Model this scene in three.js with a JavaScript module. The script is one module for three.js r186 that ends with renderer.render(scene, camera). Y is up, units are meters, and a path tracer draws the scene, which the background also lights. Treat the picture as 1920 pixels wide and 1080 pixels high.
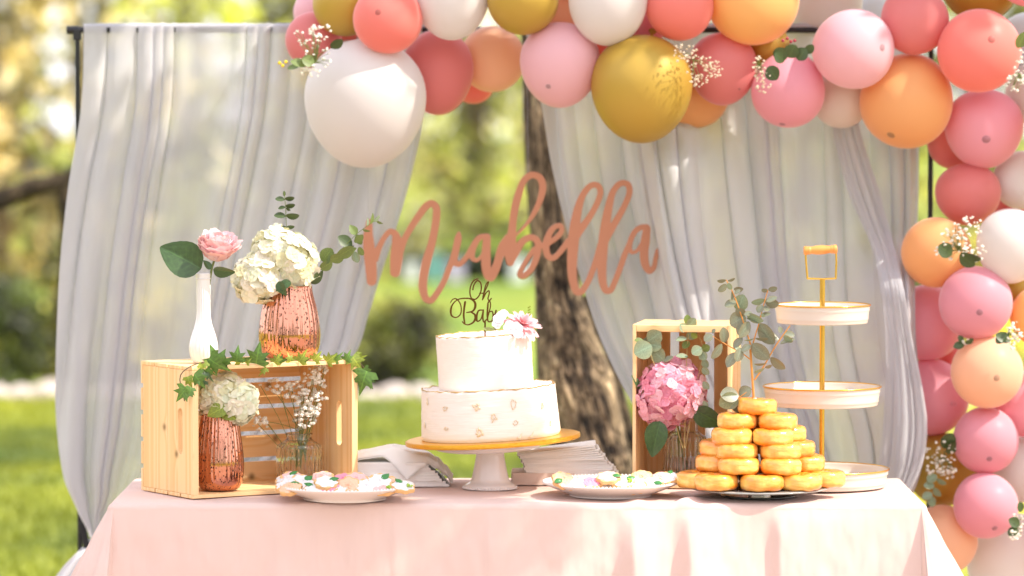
import * as THREE from 'three';
import { mergeGeometries, mergeVertices } from 'three/addons/utils/BufferGeometryUtils.js';
import { RoundedBoxGeometry } from 'three/addons/geometries/RoundedBoxGeometry.js';
import { ImprovedNoise } from 'three/addons/math/ImprovedNoise.js';

// ---------------------------------------------------------------- camera, sky, sun, exposure
const scene = new THREE.Scene();
const FPX = 7500, HORIZON = 170;                       // lens in photograph pixels, eye-level row
const camera = new THREE.PerspectiveCamera((2 * Math.atan(540 / FPX) * 180) / Math.PI, 16 / 9, 0.3, 400);
camera.position.set(0, 1.674, 9);
camera.rotation.x = -Math.atan((540 - HORIZON) / FPX);
camera.updateMatrixWorld(true);
camera.focus = 9.16;
camera.userData.fStop = 2.1;

const renderer = new THREE.WebGLRenderer({ antialias: true });
renderer.setSize(1024, 576);
renderer.toneMapping = THREE.LinearToneMapping;
renderer.toneMappingExposure = 1.62;
renderer.shadowMap.enabled = true;

const SUNDIR = new THREE.Vector3(0.8, 1.0, 0.26).normalize();
const sun = new THREE.DirectionalLight(new THREE.Color(1.0, 0.92, 0.80), 3.7);
sun.position.copy(SUNDIR).multiplyScalar(40);
sun.castShadow = true;
sun.shadow.mapSize.set(2048, 2048);
Object.assign(sun.shadow.camera, { left: -30, right: 30, top: 30, bottom: -30, near: 1, far: 120 });
scene.add(sun, sun.target);

{ // a bright, slightly hazy summer sky
  const W = 256, H = 128, data = new Float32Array(W * H * 4);
  for (let r = 0; r < H; r++) for (let c = 0; c < W; c++) {
    const el = ((r + 0.5) / H - 0.5) * Math.PI, az = ((c + 0.5) / W - 0.5) * 2 * Math.PI;
    const d = new THREE.Vector3(Math.cos(az) * Math.cos(el), Math.sin(el), Math.sin(az) * Math.cos(el));
    const h = Math.pow(1 - Math.max(0, Math.sin(el)), 2.2), g = Math.pow(Math.max(0, d.dot(SUNDIR)), 6) * 0.5;
    const k = 1.16;
    const i = (r * W + c) * 4;
    data[i] = k * (0.85 + 0.16 * h + g); data[i + 1] = k * (0.86 + 0.13 * h + g * 0.94); data[i + 2] = k * (1.0 + 0.04 * h + g * 0.85); data[i + 3] = 1;
  }
  const sky = new THREE.DataTexture(data, W, H, THREE.RGBAFormat, THREE.FloatType);
  sky.mapping = THREE.EquirectangularReflectionMapping; sky.magFilter = THREE.LinearFilter; sky.needsUpdate = true;
  scene.background = sky; scene.environment = sky;
}

// ---------------------------------------------------------------- helpers
let seed = 20240517;
const rnd = () => { seed = (seed + 0x6d2b79f5) | 0; let t = Math.imul(seed ^ (seed >>> 15), 1 | seed); t = (t + Math.imul(t ^ (t >>> 7), 61 | t)) ^ t; return ((t ^ (t >>> 14)) >>> 0) / 4294967296; };
const rr = (a, b) => a + (b - a) * rnd();
const gauss = () => Math.sqrt(-2 * Math.log(1 - rnd() * 0.9999)) * Math.cos(2 * Math.PI * rnd());
const V = (x, y, z) => new THREE.Vector3(x, y, z);
const perlin = new ImprovedNoise();
const N3 = (x, y, z = 0) => perlin.noise(x, y, z);
const fbm = (x, y, z = 0, o = 4) => { let s = 0, a = 1, t = 0; for (let i = 0; i < o; i++) { s += a * N3(x, y, z + i * 7.3); t += a; a *= 0.5; x *= 2.03; y *= 2.03; z *= 2.03; } return s / t; };
const clamp = THREE.MathUtils.clamp, lerp = THREE.MathUtils.lerp, sstep = THREE.MathUtils.smoothstep;
const XAX = V(1, 0, 0), YAX = V(0, 1, 0), ZAX = V(0, 0, 1);
function P(px, py, z) {                                // photograph pixel -> point on the plane at that z
  const d = V((px - 960) / FPX, (540 - py) / FPX, -1).applyAxisAngle(XAX, camera.rotation.x);
  return camera.position.clone().addScaledVector(d, (z - camera.position.z) / d.z);
}
const M = (z) => (camera.position.z - z) / FPX;        // metres per photograph pixel at that z
const TOP = 0.743;                                     // table surface
const C = (s) => new THREE.Color(s);
const lin = (r, g, b) => new THREE.Color().setRGB(r, g, b);
const std = (o) => new THREE.MeshStandardMaterial({ side: THREE.DoubleSide, ...o });
const phys = (o) => new THREE.MeshPhysicalMaterial({ side: THREE.DoubleSide, ...o });

const used = new Map();
function numbered(name) { const n = used.get(name) ?? 0; used.set(name, n + 1); return n ? name + '_' + String(n).padStart(3, '0') : name; }
function tag(o, label, category, group, kind) {
  o.userData.label = label; if (category) o.userData.category = category;
  if (group) o.userData.group = group; if (kind) o.userData.kind = kind;
  return o;
}
function thing(name, label, category, group) { const o = new THREE.Group(); o.name = numbered(name); scene.add(o); return tag(o, label, category, group); }
function mesh(name, geo, mat, parent = scene) {
  const m = new THREE.Mesh(geo, mat); m.name = parent === scene ? numbered(name) : name; m.castShadow = m.receiveShadow = true; parent.add(m);
  if (parent !== scene) { const n = parent.children.filter((c) => c !== m && (c.userData.stem ?? c.name) === name).length; m.userData.stem = name; if (n) m.name = name + '_' + String(n).padStart(3, '0'); }
  return m;
}
function structure(name, geo, mat, label) { const m = mesh(name, geo, mat); m.userData.kind = 'structure'; if (label) m.userData.label = label; return m; }
const clean = (g) => { const o = g.index ? g.toNonIndexed() : g; for (const k of Object.keys(o.attributes)) if (!['position', 'normal', 'uv', 'color'].includes(k)) o.deleteAttribute(k); return o; };
class MB { constructor() { this.l = []; } add(g, m) { const c = clean(g.clone()); if (m) c.applyMatrix4(m); this.l.push(c); return this; } geo() { return mergeGeometries(this.l); } build(n, mat, p) { return mesh(n, this.geo(), mat, p); } }
const mat4 = (p, q, s) => new THREE.Matrix4().compose(p, q ?? new THREE.Quaternion(), s === undefined ? V(1, 1, 1) : typeof s === 'number' ? V(s, s, s) : s);
const qEuler = (x, y, z) => new THREE.Quaternion().setFromEuler(new THREE.Euler(x, y, z));
const qTo = (d, from = YAX) => new THREE.Quaternion().setFromUnitVectors(from, d.clone().normalize());
function tube(pts, r, seg = 24, rad = 6, taper) {
  const c = new THREE.CatmullRomCurve3(pts), g = new THREE.TubeGeometry(c, seg, 1, rad, false), p = g.attributes.position;
  for (let i = 0; i <= seg; i++) { const o = c.getPointAt(i / seg), k = typeof taper === 'function' ? taper(i / seg) : lerp(r, taper ?? r, i / seg);
    for (let j = 0; j <= rad; j++) { const n = i * (rad + 1) + j; p.setXYZ(n, o.x + (p.getX(n) - o.x) * k, o.y + (p.getY(n) - o.y) * k, o.z + (p.getZ(n) - o.z) * k); } }
  return g;
}
// a sheet z = f(u, v), u and v in 0..1
function sheet(nu, nv, f, uvScale) {
  const pos = [], uv = [], idx = [];
  for (let j = 0; j <= nv; j++) for (let i = 0; i <= nu; i++) { const p = f(i / nu, j / nv); pos.push(p.x, p.y, p.z); uv.push(uvScale ? (i / nu) * uvScale[0] : i / nu, uvScale ? (j / nv) * uvScale[1] : j / nv); }
  for (let j = 0; j < nv; j++) for (let i = 0; i < nu; i++) { const a = j * (nu + 1) + i, b = a + 1, c = a + nu + 1, d = c + 1; idx.push(a, c, b, b, c, d); }
  const g = new THREE.BufferGeometry(); g.setAttribute('position', new THREE.Float32BufferAttribute(pos, 3)); g.setAttribute('uv', new THREE.Float32BufferAttribute(uv, 2)); g.setIndex(idx); g.computeVertexNormals(); return g;
}
const lathe = (pts, seg = 48) => new THREE.LatheGeometry(pts.map(([r, y]) => new THREE.Vector2(r, y)), seg);
function smoothLathe(pts, seg = 48, n = 60) { const c = new THREE.SplineCurve(pts.map(([r, y]) => new THREE.Vector2(r, y))); return new THREE.LatheGeometry(c.getPoints(n), seg); }
function warp(g, f) { const p = g.attributes.position, v = V(0, 0, 0); for (let i = 0; i < p.count; i++) { v.fromBufferAttribute(p, i); f(v, i); p.setXYZ(i, v.x, v.y, v.z); } g.computeVertexNormals(); return g; }
// closed solids of revolution lose their seam when welded first
function welded(g) { const o = g.clone(); o.deleteAttribute('normal'); o.deleteAttribute('uv'); const w = mergeVertices(o, 1e-5); w.computeVertexNormals(); return w; }
function texture(w, h, f, srgb, rx = 1, ry = 1) {
  const d = new Uint8Array(w * h * 4);
  for (let y = 0; y < h; y++) for (let x = 0; x < w; x++) { const c = f(x / w, y / h, x, y), i = (y * w + x) * 4; d[i] = clamp(c[0], 0, 1) * 255; d[i + 1] = clamp(c[1], 0, 1) * 255; d[i + 2] = clamp(c[2], 0, 1) * 255; d[i + 3] = c[3] === undefined ? 255 : clamp(c[3], 0, 1) * 255; }
  const t = new THREE.DataTexture(d, w, h); t.wrapS = t.wrapT = THREE.RepeatWrapping; t.magFilter = THREE.LinearFilter; t.minFilter = THREE.LinearMipmapLinearFilter; t.repeat.set(rx, ry); if (srgb) t.colorSpace = THREE.SRGBColorSpace; t.needsUpdate = true; return t;
}
// tiling noise: fbm on a torus
const tile = (u, v, f, s = 0, o = 3) => { const a = u * 2 * Math.PI, b = v * 2 * Math.PI, R = f / (2 * Math.PI); return (fbm(Math.cos(a) * R + s, Math.sin(a) * R, Math.cos(b) * R * 1.0 + s, o) + fbm(Math.sin(b) * R + 9 + s, Math.cos(a) * R, Math.sin(a) * R, o)) * 0.8; };
function grey(w, h, f, rx, ry) { return texture(w, h, (u, v, x, y) => { const k = f(u, v, x, y); return [k, k, k]; }, false, rx, ry); }
// ---------------------------------------------------------------- the garden behind
const ZDRAPE = -1.25;
const depthZ = (d) => camera.position.z - d;
const groundZ = (py) => camera.position.z - (camera.position.y * FPX) / (py - HORIZON);   // where a pixel row meets the lawn
{
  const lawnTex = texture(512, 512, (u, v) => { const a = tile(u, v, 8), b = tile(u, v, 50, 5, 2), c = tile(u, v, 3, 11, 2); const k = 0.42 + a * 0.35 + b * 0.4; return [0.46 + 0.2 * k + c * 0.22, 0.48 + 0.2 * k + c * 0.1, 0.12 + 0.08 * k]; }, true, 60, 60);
  const g = new THREE.PlaneGeometry(300, 300, 60, 60); g.rotateX(-Math.PI / 2);
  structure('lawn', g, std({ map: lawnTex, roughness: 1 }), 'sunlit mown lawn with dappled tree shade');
}
{ // trodden sandy soil under the party table and towards the viewer
  const soil = texture(512, 512, (u, v) => { const a = tile(u, v, 9, 3), b = tile(u, v, 60, 6, 2); const k = 0.78 + a * 0.16 + b * 0.16; return [0.86 * k, 0.76 * k, 0.68 * k]; }, true, 6, 8);
  const g = new THREE.CircleGeometry(1, 64); g.rotateX(-Math.PI / 2); warp(g, (v) => { const a = Math.atan2(v.z, v.x), k = Math.hypot(v.x, v.z) > 0.5 ? 1 + 0.12 * fbm(Math.cos(a) * 2, Math.sin(a) * 2, 1, 3) : 1; v.x *= 6 * k; v.z = v.z * 6.5 * k + 4.6; v.y = 0.004; });
  structure('sandy_ground', g, std({ map: soil, roughness: 1 }), 'pale sandy ground under the party table');
}
// grass blades: only where the photograph shows lawn
{
  const blade = new THREE.BufferGeometry();
  blade.setAttribute('position', new THREE.Float32BufferAttribute([-0.005, 0, 0, 0.005, 0, 0, 0.004, 0.03, 0.006, -0.004, 0.03, 0.006, 0, 0.055, 0.02], 3));
  blade.setIndex([0, 1, 2, 0, 2, 3, 3, 2, 4]); blade.computeVertexNormals();
  const n = 90000, im = new THREE.InstancedMesh(blade, phys({ color: 0xffffff, roughness: 0.6, transmission: 0.35 }), n);
  const m = new THREE.Matrix4(), col = new THREE.Color();
  for (let i = 0; i < n; i++) {
    const d = rr(12.8, 21.2), x = rr(-0.15, 0.075) * d, s = rr(0.7, 1.5);
    m.compose(V(x, 0, depthZ(d)), qEuler(rr(-0.4, 0.4), rr(0, 6.3), rr(-0.4, 0.4)), V(s * 1.3, s, s));
    im.setMatrixAt(i, m);
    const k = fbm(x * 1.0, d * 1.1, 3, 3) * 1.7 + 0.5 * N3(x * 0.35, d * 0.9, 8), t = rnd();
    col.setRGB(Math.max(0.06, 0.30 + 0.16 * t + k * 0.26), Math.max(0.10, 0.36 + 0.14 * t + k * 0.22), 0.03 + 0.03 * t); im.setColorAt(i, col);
  }
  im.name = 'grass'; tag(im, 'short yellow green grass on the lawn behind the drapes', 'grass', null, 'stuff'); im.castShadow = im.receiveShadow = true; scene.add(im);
}
// leaves
const leafGeo = (() => { const g = new THREE.BufferGeometry(); g.setAttribute('position', new THREE.Float32BufferAttribute([0, 0, 0, 0.28, 0.35, 0.06, 0, 0.45, 0, -0.28, 0.35, 0.06, 0.2, 0.75, 0.0, -0.2, 0.75, 0.0, 0, 1, -0.08], 3)); g.setIndex([0, 1, 2, 0, 2, 3, 1, 4, 2, 2, 5, 3, 2, 4, 6, 2, 6, 5]); g.computeVertexNormals(); return g; })();
const foliageMat = phys({ color: 0xffffff, roughness: 0.55, transmission: 0.5 });
function foliage(parent, name, n, size, place, color) {
  const im = new THREE.InstancedMesh(leafGeo, foliageMat, n), m = new THREE.Matrix4(), col = new THREE.Color();
  for (let i = 0; i < n; i++) { const p = place(i); m.compose(p, qEuler(rr(-3, 3), rr(0, 6.3), rr(-3, 3)), V(size, size, size).multiplyScalar(rr(0.6, 1.4))); im.setMatrixAt(i, m); const c = color(p); col.setRGB(c[0], c[1], c[2]); im.setColorAt(i, col); }
  im.name = name; im.userData.kind = 'stuff'; im.castShadow = im.receiveShadow = true; parent.add(im); return im;
}
const barkTex = texture(512, 512, (u, v) => { const r = Math.abs(tile(u, v * 0.35, 26, 2, 3)) * 2.2, p = clamp(tile(u, v, 5, 8) * 1.8, -0.6, 1), q = tile(u, v, 14, 3); const k = clamp(0.22 + r * 0.7 + q * 0.7, 0, 1); return [0.26 + k * 0.56 + p * 0.34, 0.21 + k * 0.50 + p * 0.31, 0.16 + k * 0.41 + p * 0.25]; }, true, 2, 4);
const barkBump = grey(512, 512, (u, v) => clamp(Math.abs(tile(u, v * 0.35, 26, 2, 3)) * 2 + tile(u, v, 40, 1, 2) * 0.3, 0, 1), 2, 4);
const bark = std({ map: barkTex, bumpMap: barkBump, bumpScale: 0.02, roughness: 0.95 });
const darkBark = std({ map: barkTex, color: lin(0.35, 0.33, 0.3), bumpMap: barkBump, bumpScale: 0.02, roughness: 0.95 });
function trunkGeo(pts, rad = 20, rough = 0.12) {       // pts: [x, y, z, radius] upwards
  const c = new THREE.CatmullRomCurve3(pts.map((p) => V(p[0], p[1], p[2]))), seg = 60;
  const R = (t) => { const f = t * (pts.length - 1), i = Math.min(pts.length - 2, Math.floor(f)); return lerp(pts[i][3], pts[i + 1][3], f - i); };
  const g = sheet(rad, seg, (u, v) => { const o = c.getPoint(v), a = u * 2 * Math.PI, r = R(v); const k = 1 + rough * (fbm(Math.cos(a) * 1.6 + 3, Math.sin(a) * 1.6, o.y * 2.2, 3) * 1.5 + 0.35 * N3(Math.cos(a) * 4, Math.sin(a) * 4, o.y * 5)); return V(o.x + Math.cos(a) * r * k, o.y, o.z + Math.sin(a) * r * k); }, [1, 1]);
  return g;
}
function bushyTree(name, label, x, d, h, w, n, size, pal, group, trunkR = 0.09, low = 0.0) {
  const t = thing(name, label, name === 'shrub' ? 'shrub' : 'tree', group); t.position.set(x, 0, depthZ(d));
  mesh(name === 'shrub' ? 'stem' : 'trunk', trunkGeo([[0, -0.1, 0, trunkR * 1.3], [0.02, h * 0.3, 0, trunkR], [-0.03 * w, h * 0.6, 0.05, trunkR * 0.7], [0.05 * w, h * 0.92, 0, trunkR * 0.25]], 9), bark, t);
  const cl = []; for (let i = 0; i < 26; i++) { const y = lerp(low, 1, (i + rnd()) / 26), rad = Math.sqrt(Math.max(0.02, 1 - Math.pow(2 * y - 0.9, 2) * 0.8)); const a = rr(0, 6.3), q = Math.sqrt(rnd()); cl.push([Math.cos(a) * q * rad * w * 0.5, y * h, Math.sin(a) * q * rad * w * 0.4, rr(0.12, 0.24) * Math.min(w, h), rr(-0.25, 0.25)]); }
  let tone = 0;
  foliage(t, 'crown', n, size, () => { const c = cl[Math.floor(rnd() * cl.length)]; tone = c[4] * 1.6; const v = V(gauss(), gauss(), gauss()).multiplyScalar(c[3] * 0.6); return V(c[0] + v.x, Math.max(0.02, c[1] + v.y * 0.8), c[2] + v.z); }, (p) => { const k = clamp((0.78 + fbm(p.x * 2.2 + x * 3, p.y * 2.2, p.z, 3) * 1.8 + tone) * (0.3 + 1.7 * Math.pow(rnd(), 1.6)), 0.05, 2.2); return [pal[0] * k, pal[1] * k, pal[2] * k]; });
  return t;
}
const YG = [0.86, 0.78, 0.20], OL = [0.42, 0.42, 0.10], TAN = [0.80, 0.68, 0.36], GR = [0.30, 0.40, 0.06], PALE = [0.92, 0.86, 0.44], GR2 = [0.64, 0.66, 0.16];
// far woodland edge, one tree each
[
  [-3.75, 29, 4.6, 2.2, TAN, 'tan leaved tree at the left picture edge'],
  [-3.55, 33, 5.0, 2.6, GR2, 'yellow green tree left of the backdrop stand'],
  [-2.6, 42, 5.5, 3.2, OL, 'olive green tree seen above the left drape'],
  [-0.4, 44, 5.5, 3.0, GR2, 'yellow green tree above the middle of the left drape'],
  [-1.45, 37, 5.0, 2.2, PALE, 'pale tree glowing through the sheer left drape'],
  [0.15, 52, 6.0, 3.2, PALE, 'pale sunlit tree in the gap between the drapes'],
  [-0.62, 47, 5.8, 2.4, TAN, 'pale tan tree behind the start of the copper sign'],
  [1.6, 46, 5.5, 3.0, YG, 'yellow green tree behind the right drape'],
  [2.9, 40, 5.2, 3.0, PALE, 'pale tree behind the right half of the right drape'],
  [4.1, 36, 5.0, 2.6, GR2, 'yellow green tree right of the backdrop stand'],
  [5.6, 40, 5.2, 3.2, OL, 'olive green tree at the far right edge of the woodland'],
  [-4.6, 45, 6.0, 3.4, OL, 'dark olive tree deep in the woodland at the left'],
  [-6.6, 36, 5.5, 4.0, OL, 'olive woodland tree just left of the frame'], [-9.2, 33, 6.0, 4.6, GR2, 'green woodland tree further left of the frame'], [-12.5, 34, 6.5, 5.2, YG, 'yellow green woodland tree far left of the frame'],
  [7.8, 36, 5.5, 4.2, GR2, 'green woodland tree just right of the frame'], [10.8, 33, 6.0, 4.8, YG, 'yellow green woodland tree far right of the frame'],
].forEach(([x, d, h, w, pal, label]) => bushyTree('tree', label, x, d, h, w, pal === OL ? 2600 : 1900, 0.19, pal, 'trees of the blurred woodland edge'));
// trees of the garden behind the viewer (they show in the copper vases)
[[-9, -9, 4.5, 5, OL], [-4, -15, 5, 5, GR], [1.5, -17, 5, 5, OL], [6.5, -14, 5, 5, YG], [11, -6, 5, 5, OL], [-12, -1, 4.5, 5, GR], [-10, 7, 4.5, 4, OL]].forEach(([x, d, h, w, pal], i) => bushyTree('garden_tree', ['olive tree behind the viewer at the left', 'green tree behind the viewer', 'tall olive tree right behind the viewer', 'yellow green tree behind the viewer at the right', 'olive tree far to the right of the viewer', 'green tree far to the left', 'olive tree left of the table'][i], x, d, h, w, 2600, 0.3, [pal[0] * 0.5, pal[1] * 0.5, pal[2] * 0.5], 'trees of the garden around the party', 0.2));
// slim far trunks seen over the left drape
[[345, 0.10, 40, 'slim dark trunk rising above the middle of the left drape'], [548, 0.12, 43, 'dark trunk beside the topmost pale pink balloon'], [245, 0.05, 46, 'thin brown trunk above the left end of the left drape']].forEach(([px, r, d, label]) => {
  const p = P(px, 30, depthZ(d)), t = thing('bare_tree', label, 'tree', 'slim trunks in the woodland'); t.position.set(p.x, 0, p.z);
  mesh('trunk', trunkGeo([[0, -0.1, 0, r * 1.2], [0.03, 2, 0, r], [0, 4, 0.05, r * 0.9], [0.1, 6, 0, r * 0.6]], 10), darkBark, t);
  mesh('branch', tube([V(0.02, 3.4, 0), V(0.5, 4.0, 0.1), V(1.1, 4.3, 0.1)], r * 0.45, 14, 6, r * 0.15), darkBark, t);
});
// shrubs along the stone border
[
  [15, 22.6, 0.55, 0.55, GR, 'green shrub with reddish litter at the left picture edge'],
  [85, 23.4, 0.75, 0.5, OL, 'olive shrub beside the left drape above the stones'],
  [230, 23.0, 0.7, 0.7, YG, 'yellow green shrub seen through the left drape'],
  [420, 23.0, 0.75, 0.7, YG, 'bright shrub behind the pink peony'],
  [600, 22.8, 0.6, 0.6, OL, 'olive shrub behind the copper hydrangea vase'],
  [752, 22.4, 0.46, 0.48, OL, 'low rounded shrub between the left drape and the cake'],
  [1260, 23.0, 0.7, 0.7, YG, 'yellow green shrub behind the right drape edge'],
  [1480, 23.0, 0.75, 0.7, YG, 'bright shrub behind the donut tower'],
  [1700, 23.2, 0.8, 0.7, OL, 'olive shrub behind the tiered tray stand'],
  [1890, 23.0, 0.8, 0.7, YG, 'yellow green shrub behind the balloon column'],
].forEach(([px, d, h, w, pal, label]) => { const p = P(px, 600, depthZ(d)); bushyTree('shrub', label, p.x, d, h, w, 2400, 0.05, pal, 'shrubs along the stone border', 0.02); });
// pale border stones
const stoneMat = std({ color: lin(0.58, 0.5, 0.45), roughness: 0.95 });
[[-8, 60], [40, 55], [92, 62], [150, 50], [205, 55], [262, 48], [322, 60], [380, 52], [440, 58], [500, 50], [560, 56], [622, 60], [690, 46], [738, 58], [792, 50], [1205, 54], [1262, 60], [1330, 52], [1400, 58], [1470, 50], [1535, 60], [1600, 52], [1660, 50], [1722, 56], [1790, 52], [1860, 58], [1915, 50]].forEach(([px, w], i) => {
  const z = depthZ(21.4 + (i % 3) * 0.12), p = P(px, 760, z), s = (w * M(z)) / 2;
  const g = warp(new THREE.IcosahedronGeometry(1, 4), (v) => { const k = 1 + 0.35 * fbm(v.x * 1.3 + i * 5, v.y * 1.3, v.z * 1.3, 3); v.multiplyScalar(k); v.x *= s * 1.15; v.y = Math.max(-0.3, v.y) * s * 0.95; v.z *= s; });
  const m = mesh('border_stone', g, stoneMat); m.position.set(p.x, s * 0.2, z);
  const where = px < 130 ? ['cut by the left edge', 'second from the left edge', 'touching the left drape'][i] : px < 680 ? 'seen through the left drape' : px < 800 ? 'between left drape and cake' : 'behind the right drape and balloons';
  tag(m, 'pale border stone ' + where, 'stone', 'pale stones bordering the lawn');
});
// a dark limb at the left and its tree
{
  const t = thing('leaning_tree', 'dark leaning tree with a low bent limb at the left edge', 'tree'); const d = 15.5, z = depthZ(d), q = (x, y) => P(x, y, z);
  const A = q(118, 340), B = q(60, 352), Cc = q(10, 372), D = q(-60, 400), E = q(128, 420);
  mesh('limb', tube([D, Cc, B, A, q(150, 318), q(210, 250)], 0.045, 30, 10, 0.028), darkBark, t);
  mesh('trunk', trunkGeo([[D.x - 0.15, -0.1, z, 0.2], [D.x - 0.12, 0.7, z, 0.14], [D.x - 0.1, D.y, z, 0.12], [D.x - 0.4, 2.6, z, 0.1]], 12), darkBark, t);
  mesh('branch', tube([A, E, q(122, 520), q(110, 600)], 0.035, 16, 8, 0.02), darkBark, t);
}
// far hedge with picnic things before it
{
  const d = 35, z = depthZ(d), g = thing('hedge', 'dark clipped hedge across the far lawn behind the sign', 'hedge');
  const a = P(740, 500, z), b = P(1240, 500, z);
  const yb = P(0, 530, z).y;
  mesh('stem', new RoundedBoxGeometry(b.x - a.x, 0.12, 0.2, 2, 0.03).translate((a.x + b.x) / 2, 0.06, z - 0.35), bark, g);
  foliage(g, 'leaves', 5000, 0.06, () => V(rr(a.x, b.x), 0.02 + rr(0, 0.2), z + rr(-0.5, -0.2)), () => { const k = rr(0.5, 1.3); return [0.035 * k, 0.075 * k, 0.03 * k]; });
  const box = (px, w, hgt, col, label, cat) => { const p = P(px, 520, z), t = thing('cooler_box', label, cat, 'blurred boxes in front of the far hedge'); t.position.set(p.x, 0, z); const ww = w * M(z), h = hgt * M(z);
    mesh('tub', new RoundedBoxGeometry(ww, h * 0.75, ww * 0.8, 3, ww * 0.12).translate(0, h * 0.375, 0), std({ color: col, roughness: 0.5 }), t);
    mesh('lid', new RoundedBoxGeometry(ww * 1.06, h * 0.22, ww * 0.86, 3, ww * 0.08).translate(0, h * 0.87, 0), std({ color: col.clone().multiplyScalar(0.9), roughness: 0.5 }), t); };
  box(772, 26, 38, lin(0.8, 0.82, 0.85), 'small white cooler box behind the foot of the letter M', 'cooler box');
  box(816, 24, 52, lin(0.22, 0.5, 0.5), 'small teal cooler box under the letter i', 'cooler box');
  box(854, 28, 40, lin(0.6, 0.55, 0.75), 'small lilac cooler box just right of the teal one', 'cooler box');
  box(972, 30, 44, lin(0.85, 0.88, 0.95), 'white cooler box beside the tree trunk under the letter b', 'cooler box');
}
// the tree behind the arch
{
  const z = -2.4, t = thing('oak_tree', 'old tree with rough dark bark behind the opening of the drapes', 'tree');
  const ms = M(z), row = (y, c, w) => { const p = P(c, y, z); return [p.x, p.y, z, (w * ms) / 2]; };
  const rows = [row(1272, 1120, 300), row(1100, 1118, 190), row(900, 1112, 164), row(830, 1105, 152), row(720, 1082, 150), row(640, 1064, 118), row(560, 1049, 88), row(480, 1040, 82), row(320, 1023, 76), row(180, 1014, 64), row(0, 1004, 58), row(-250, 985, 54), row(-700, 940, 50)];
  mesh('trunk', trunkGeo(rows, 40, 0.10), bark, t);
  const r2 = [row(1272, 1190, 200), row(1000, 1180, 110), row(880, 1168, 90), row(760, 1145, 70), row(650, 1120, 60), row(560, 1095, 50)].map((r) => (r[2] -= 0.16, r));
  mesh('second_trunk', trunkGeo(r2, 24, 0.14), darkBark, t);
  const top = V(rows[12][0], rows[12][1], z);
  for (const [dx, dy, dz, r] of [[1.4, 1.0, 0.9, 0.03], [-1.6, 1.1, 1.0, 0.03], [0.6, 1.3, 1.9, 0.03], [-0.4, 1.2, -1.2, 0.03], [2.4, 1.2, 0.2, 0.028]]) mesh('limb', tube([top, top.clone().add(V(dx * 0.45, dy * 0.6, dz * 0.45)), top.clone().add(V(dx, dy, dz))], r, 16, 8, 0.01), bark, t);
  // overhanging crown: leafy clumps that keep the drapes and balloons in dappled shade
  const gaps = [[235, 120, 0.13], [330, 110, 0.13], [430, 105, 0.11], [300, 210, 0.10], [200, 260, 0.09], [250, 700, 0.08], [180, 420, 0.05], [1890, 110, 0.12], [845, 150, 0.045], [1070, 112, 0.04], [960, 15, 0.05], [1170, 15, 0.06], [1850, 205, 0.05], [1630, 60, 0.05], [1105, 430, 0.05], [1125, 700, 0.09, -2.3], [1135, 790, 0.14, -2.3], [1080, 560, 0.05, -2.3], [1130, 860, 0.12, -2.3], [1750, 60, 0.04], [1420, 30, 0.06], [1225, 130, 0.04]].map(([x, y, r, z]) => [P(x, y, z ?? (y < 320 && x > 600 ? -0.85 : ZDRAPE)), r]);
  const hit = (p) => gaps.some(([g, r]) => { const d = p.clone().sub(g), k = d.dot(SUNDIR); return d.addScaledVector(SUNDIR, -k).length() < r; });
  const clumps = []; for (let i = 0; i < 230; i++) clumps.push([rr(-0.2, 4.6), rr(3.7, 4.7), rr(-1.45, -0.42), rr(0.12, 0.26)]);
  for (let i = 0; i < 16; i++) clumps.push([rr(1.7, 2.9), rr(3.9, 4.5), rr(0.8, 1.1), rr(0.06, 0.12)]);
  for (let i = 0; i < 70; i++) clumps.push([rr(-0.6, 4.2), rr(3.3, 4.6), rr(-12.5, -4.2), rr(0.2, 0.4)]);
  foliage(t, 'crown', 34000, 0.085, () => { for (let k = 0; k < 40; k++) { const c = clumps[Math.floor(rnd() * clumps.length)], p = V(c[0] + gauss() * c[3] * 0.55, c[1] + gauss() * c[3] * 0.4, Math.min(c[2] + gauss() * c[3] * 0.55, c[2] < -0.4 ? -0.33 : 9)); if (!hit(p)) return p; } return V(3.5, 4.6, -2.5); }, () => { const k = rr(0.6, 1.3); return [0.10 * k, 0.14 * k, 0.03 * k]; });
}
// ---------------------------------------------------------------- backdrop stand and drapes
const ZD = -1.25, MD = M(ZD);
{
  const t = thing('backdrop_stand', 'black pipe backdrop stand holding the grey drapes', 'backdrop stand');
  const blk = std({ color: lin(0.012, 0.012, 0.013), roughness: 0.4 });
  const pL = P(145, 56, ZD), pR = P(1746, 56, ZD);
  const up = (x) => new THREE.CylinderGeometry(0.0068, 0.0068, pL.y, 14).translate(x, pL.y / 2, ZD);
  mesh('upright', up(pL.x), blk, t); mesh('upright', up(pR.x), blk, t);
  mesh('crossbar', new THREE.CylinderGeometry(0.008, 0.008, pR.x - pL.x + 0.05, 14).rotateZ(Math.PI / 2).translate((pL.x + pR.x) / 2, pL.y, ZD), blk, t);
  for (const s of [-1, 1]) { const x = s < 0 ? pL.x : pR.x; mesh('end_cap', new THREE.CylinderGeometry(0.0105, 0.0105, 0.03, 14).rotateZ(Math.PI / 2).translate(x + s * 0.012, pL.y, ZD), blk, t);
    mesh('clamp', new RoundedBoxGeometry(0.022, 0.03, 0.022, 2, 0.004).translate(x, pL.y - 0.012, ZD), blk, t);
    mesh('foot', new RoundedBoxGeometry(0.3, 0.012, 0.2, 2, 0.004).translate(x, 0.007, ZD), blk, t); }
}
const weave = grey(256, 256, (u, v, x, y) => 0.5 + 0.25 * Math.sin(x * Math.PI / 2) + 0.25 * Math.sin(y * Math.PI / 2) + tile(u, v, 10, 4, 2) * 0.3, 40, 40);
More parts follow.
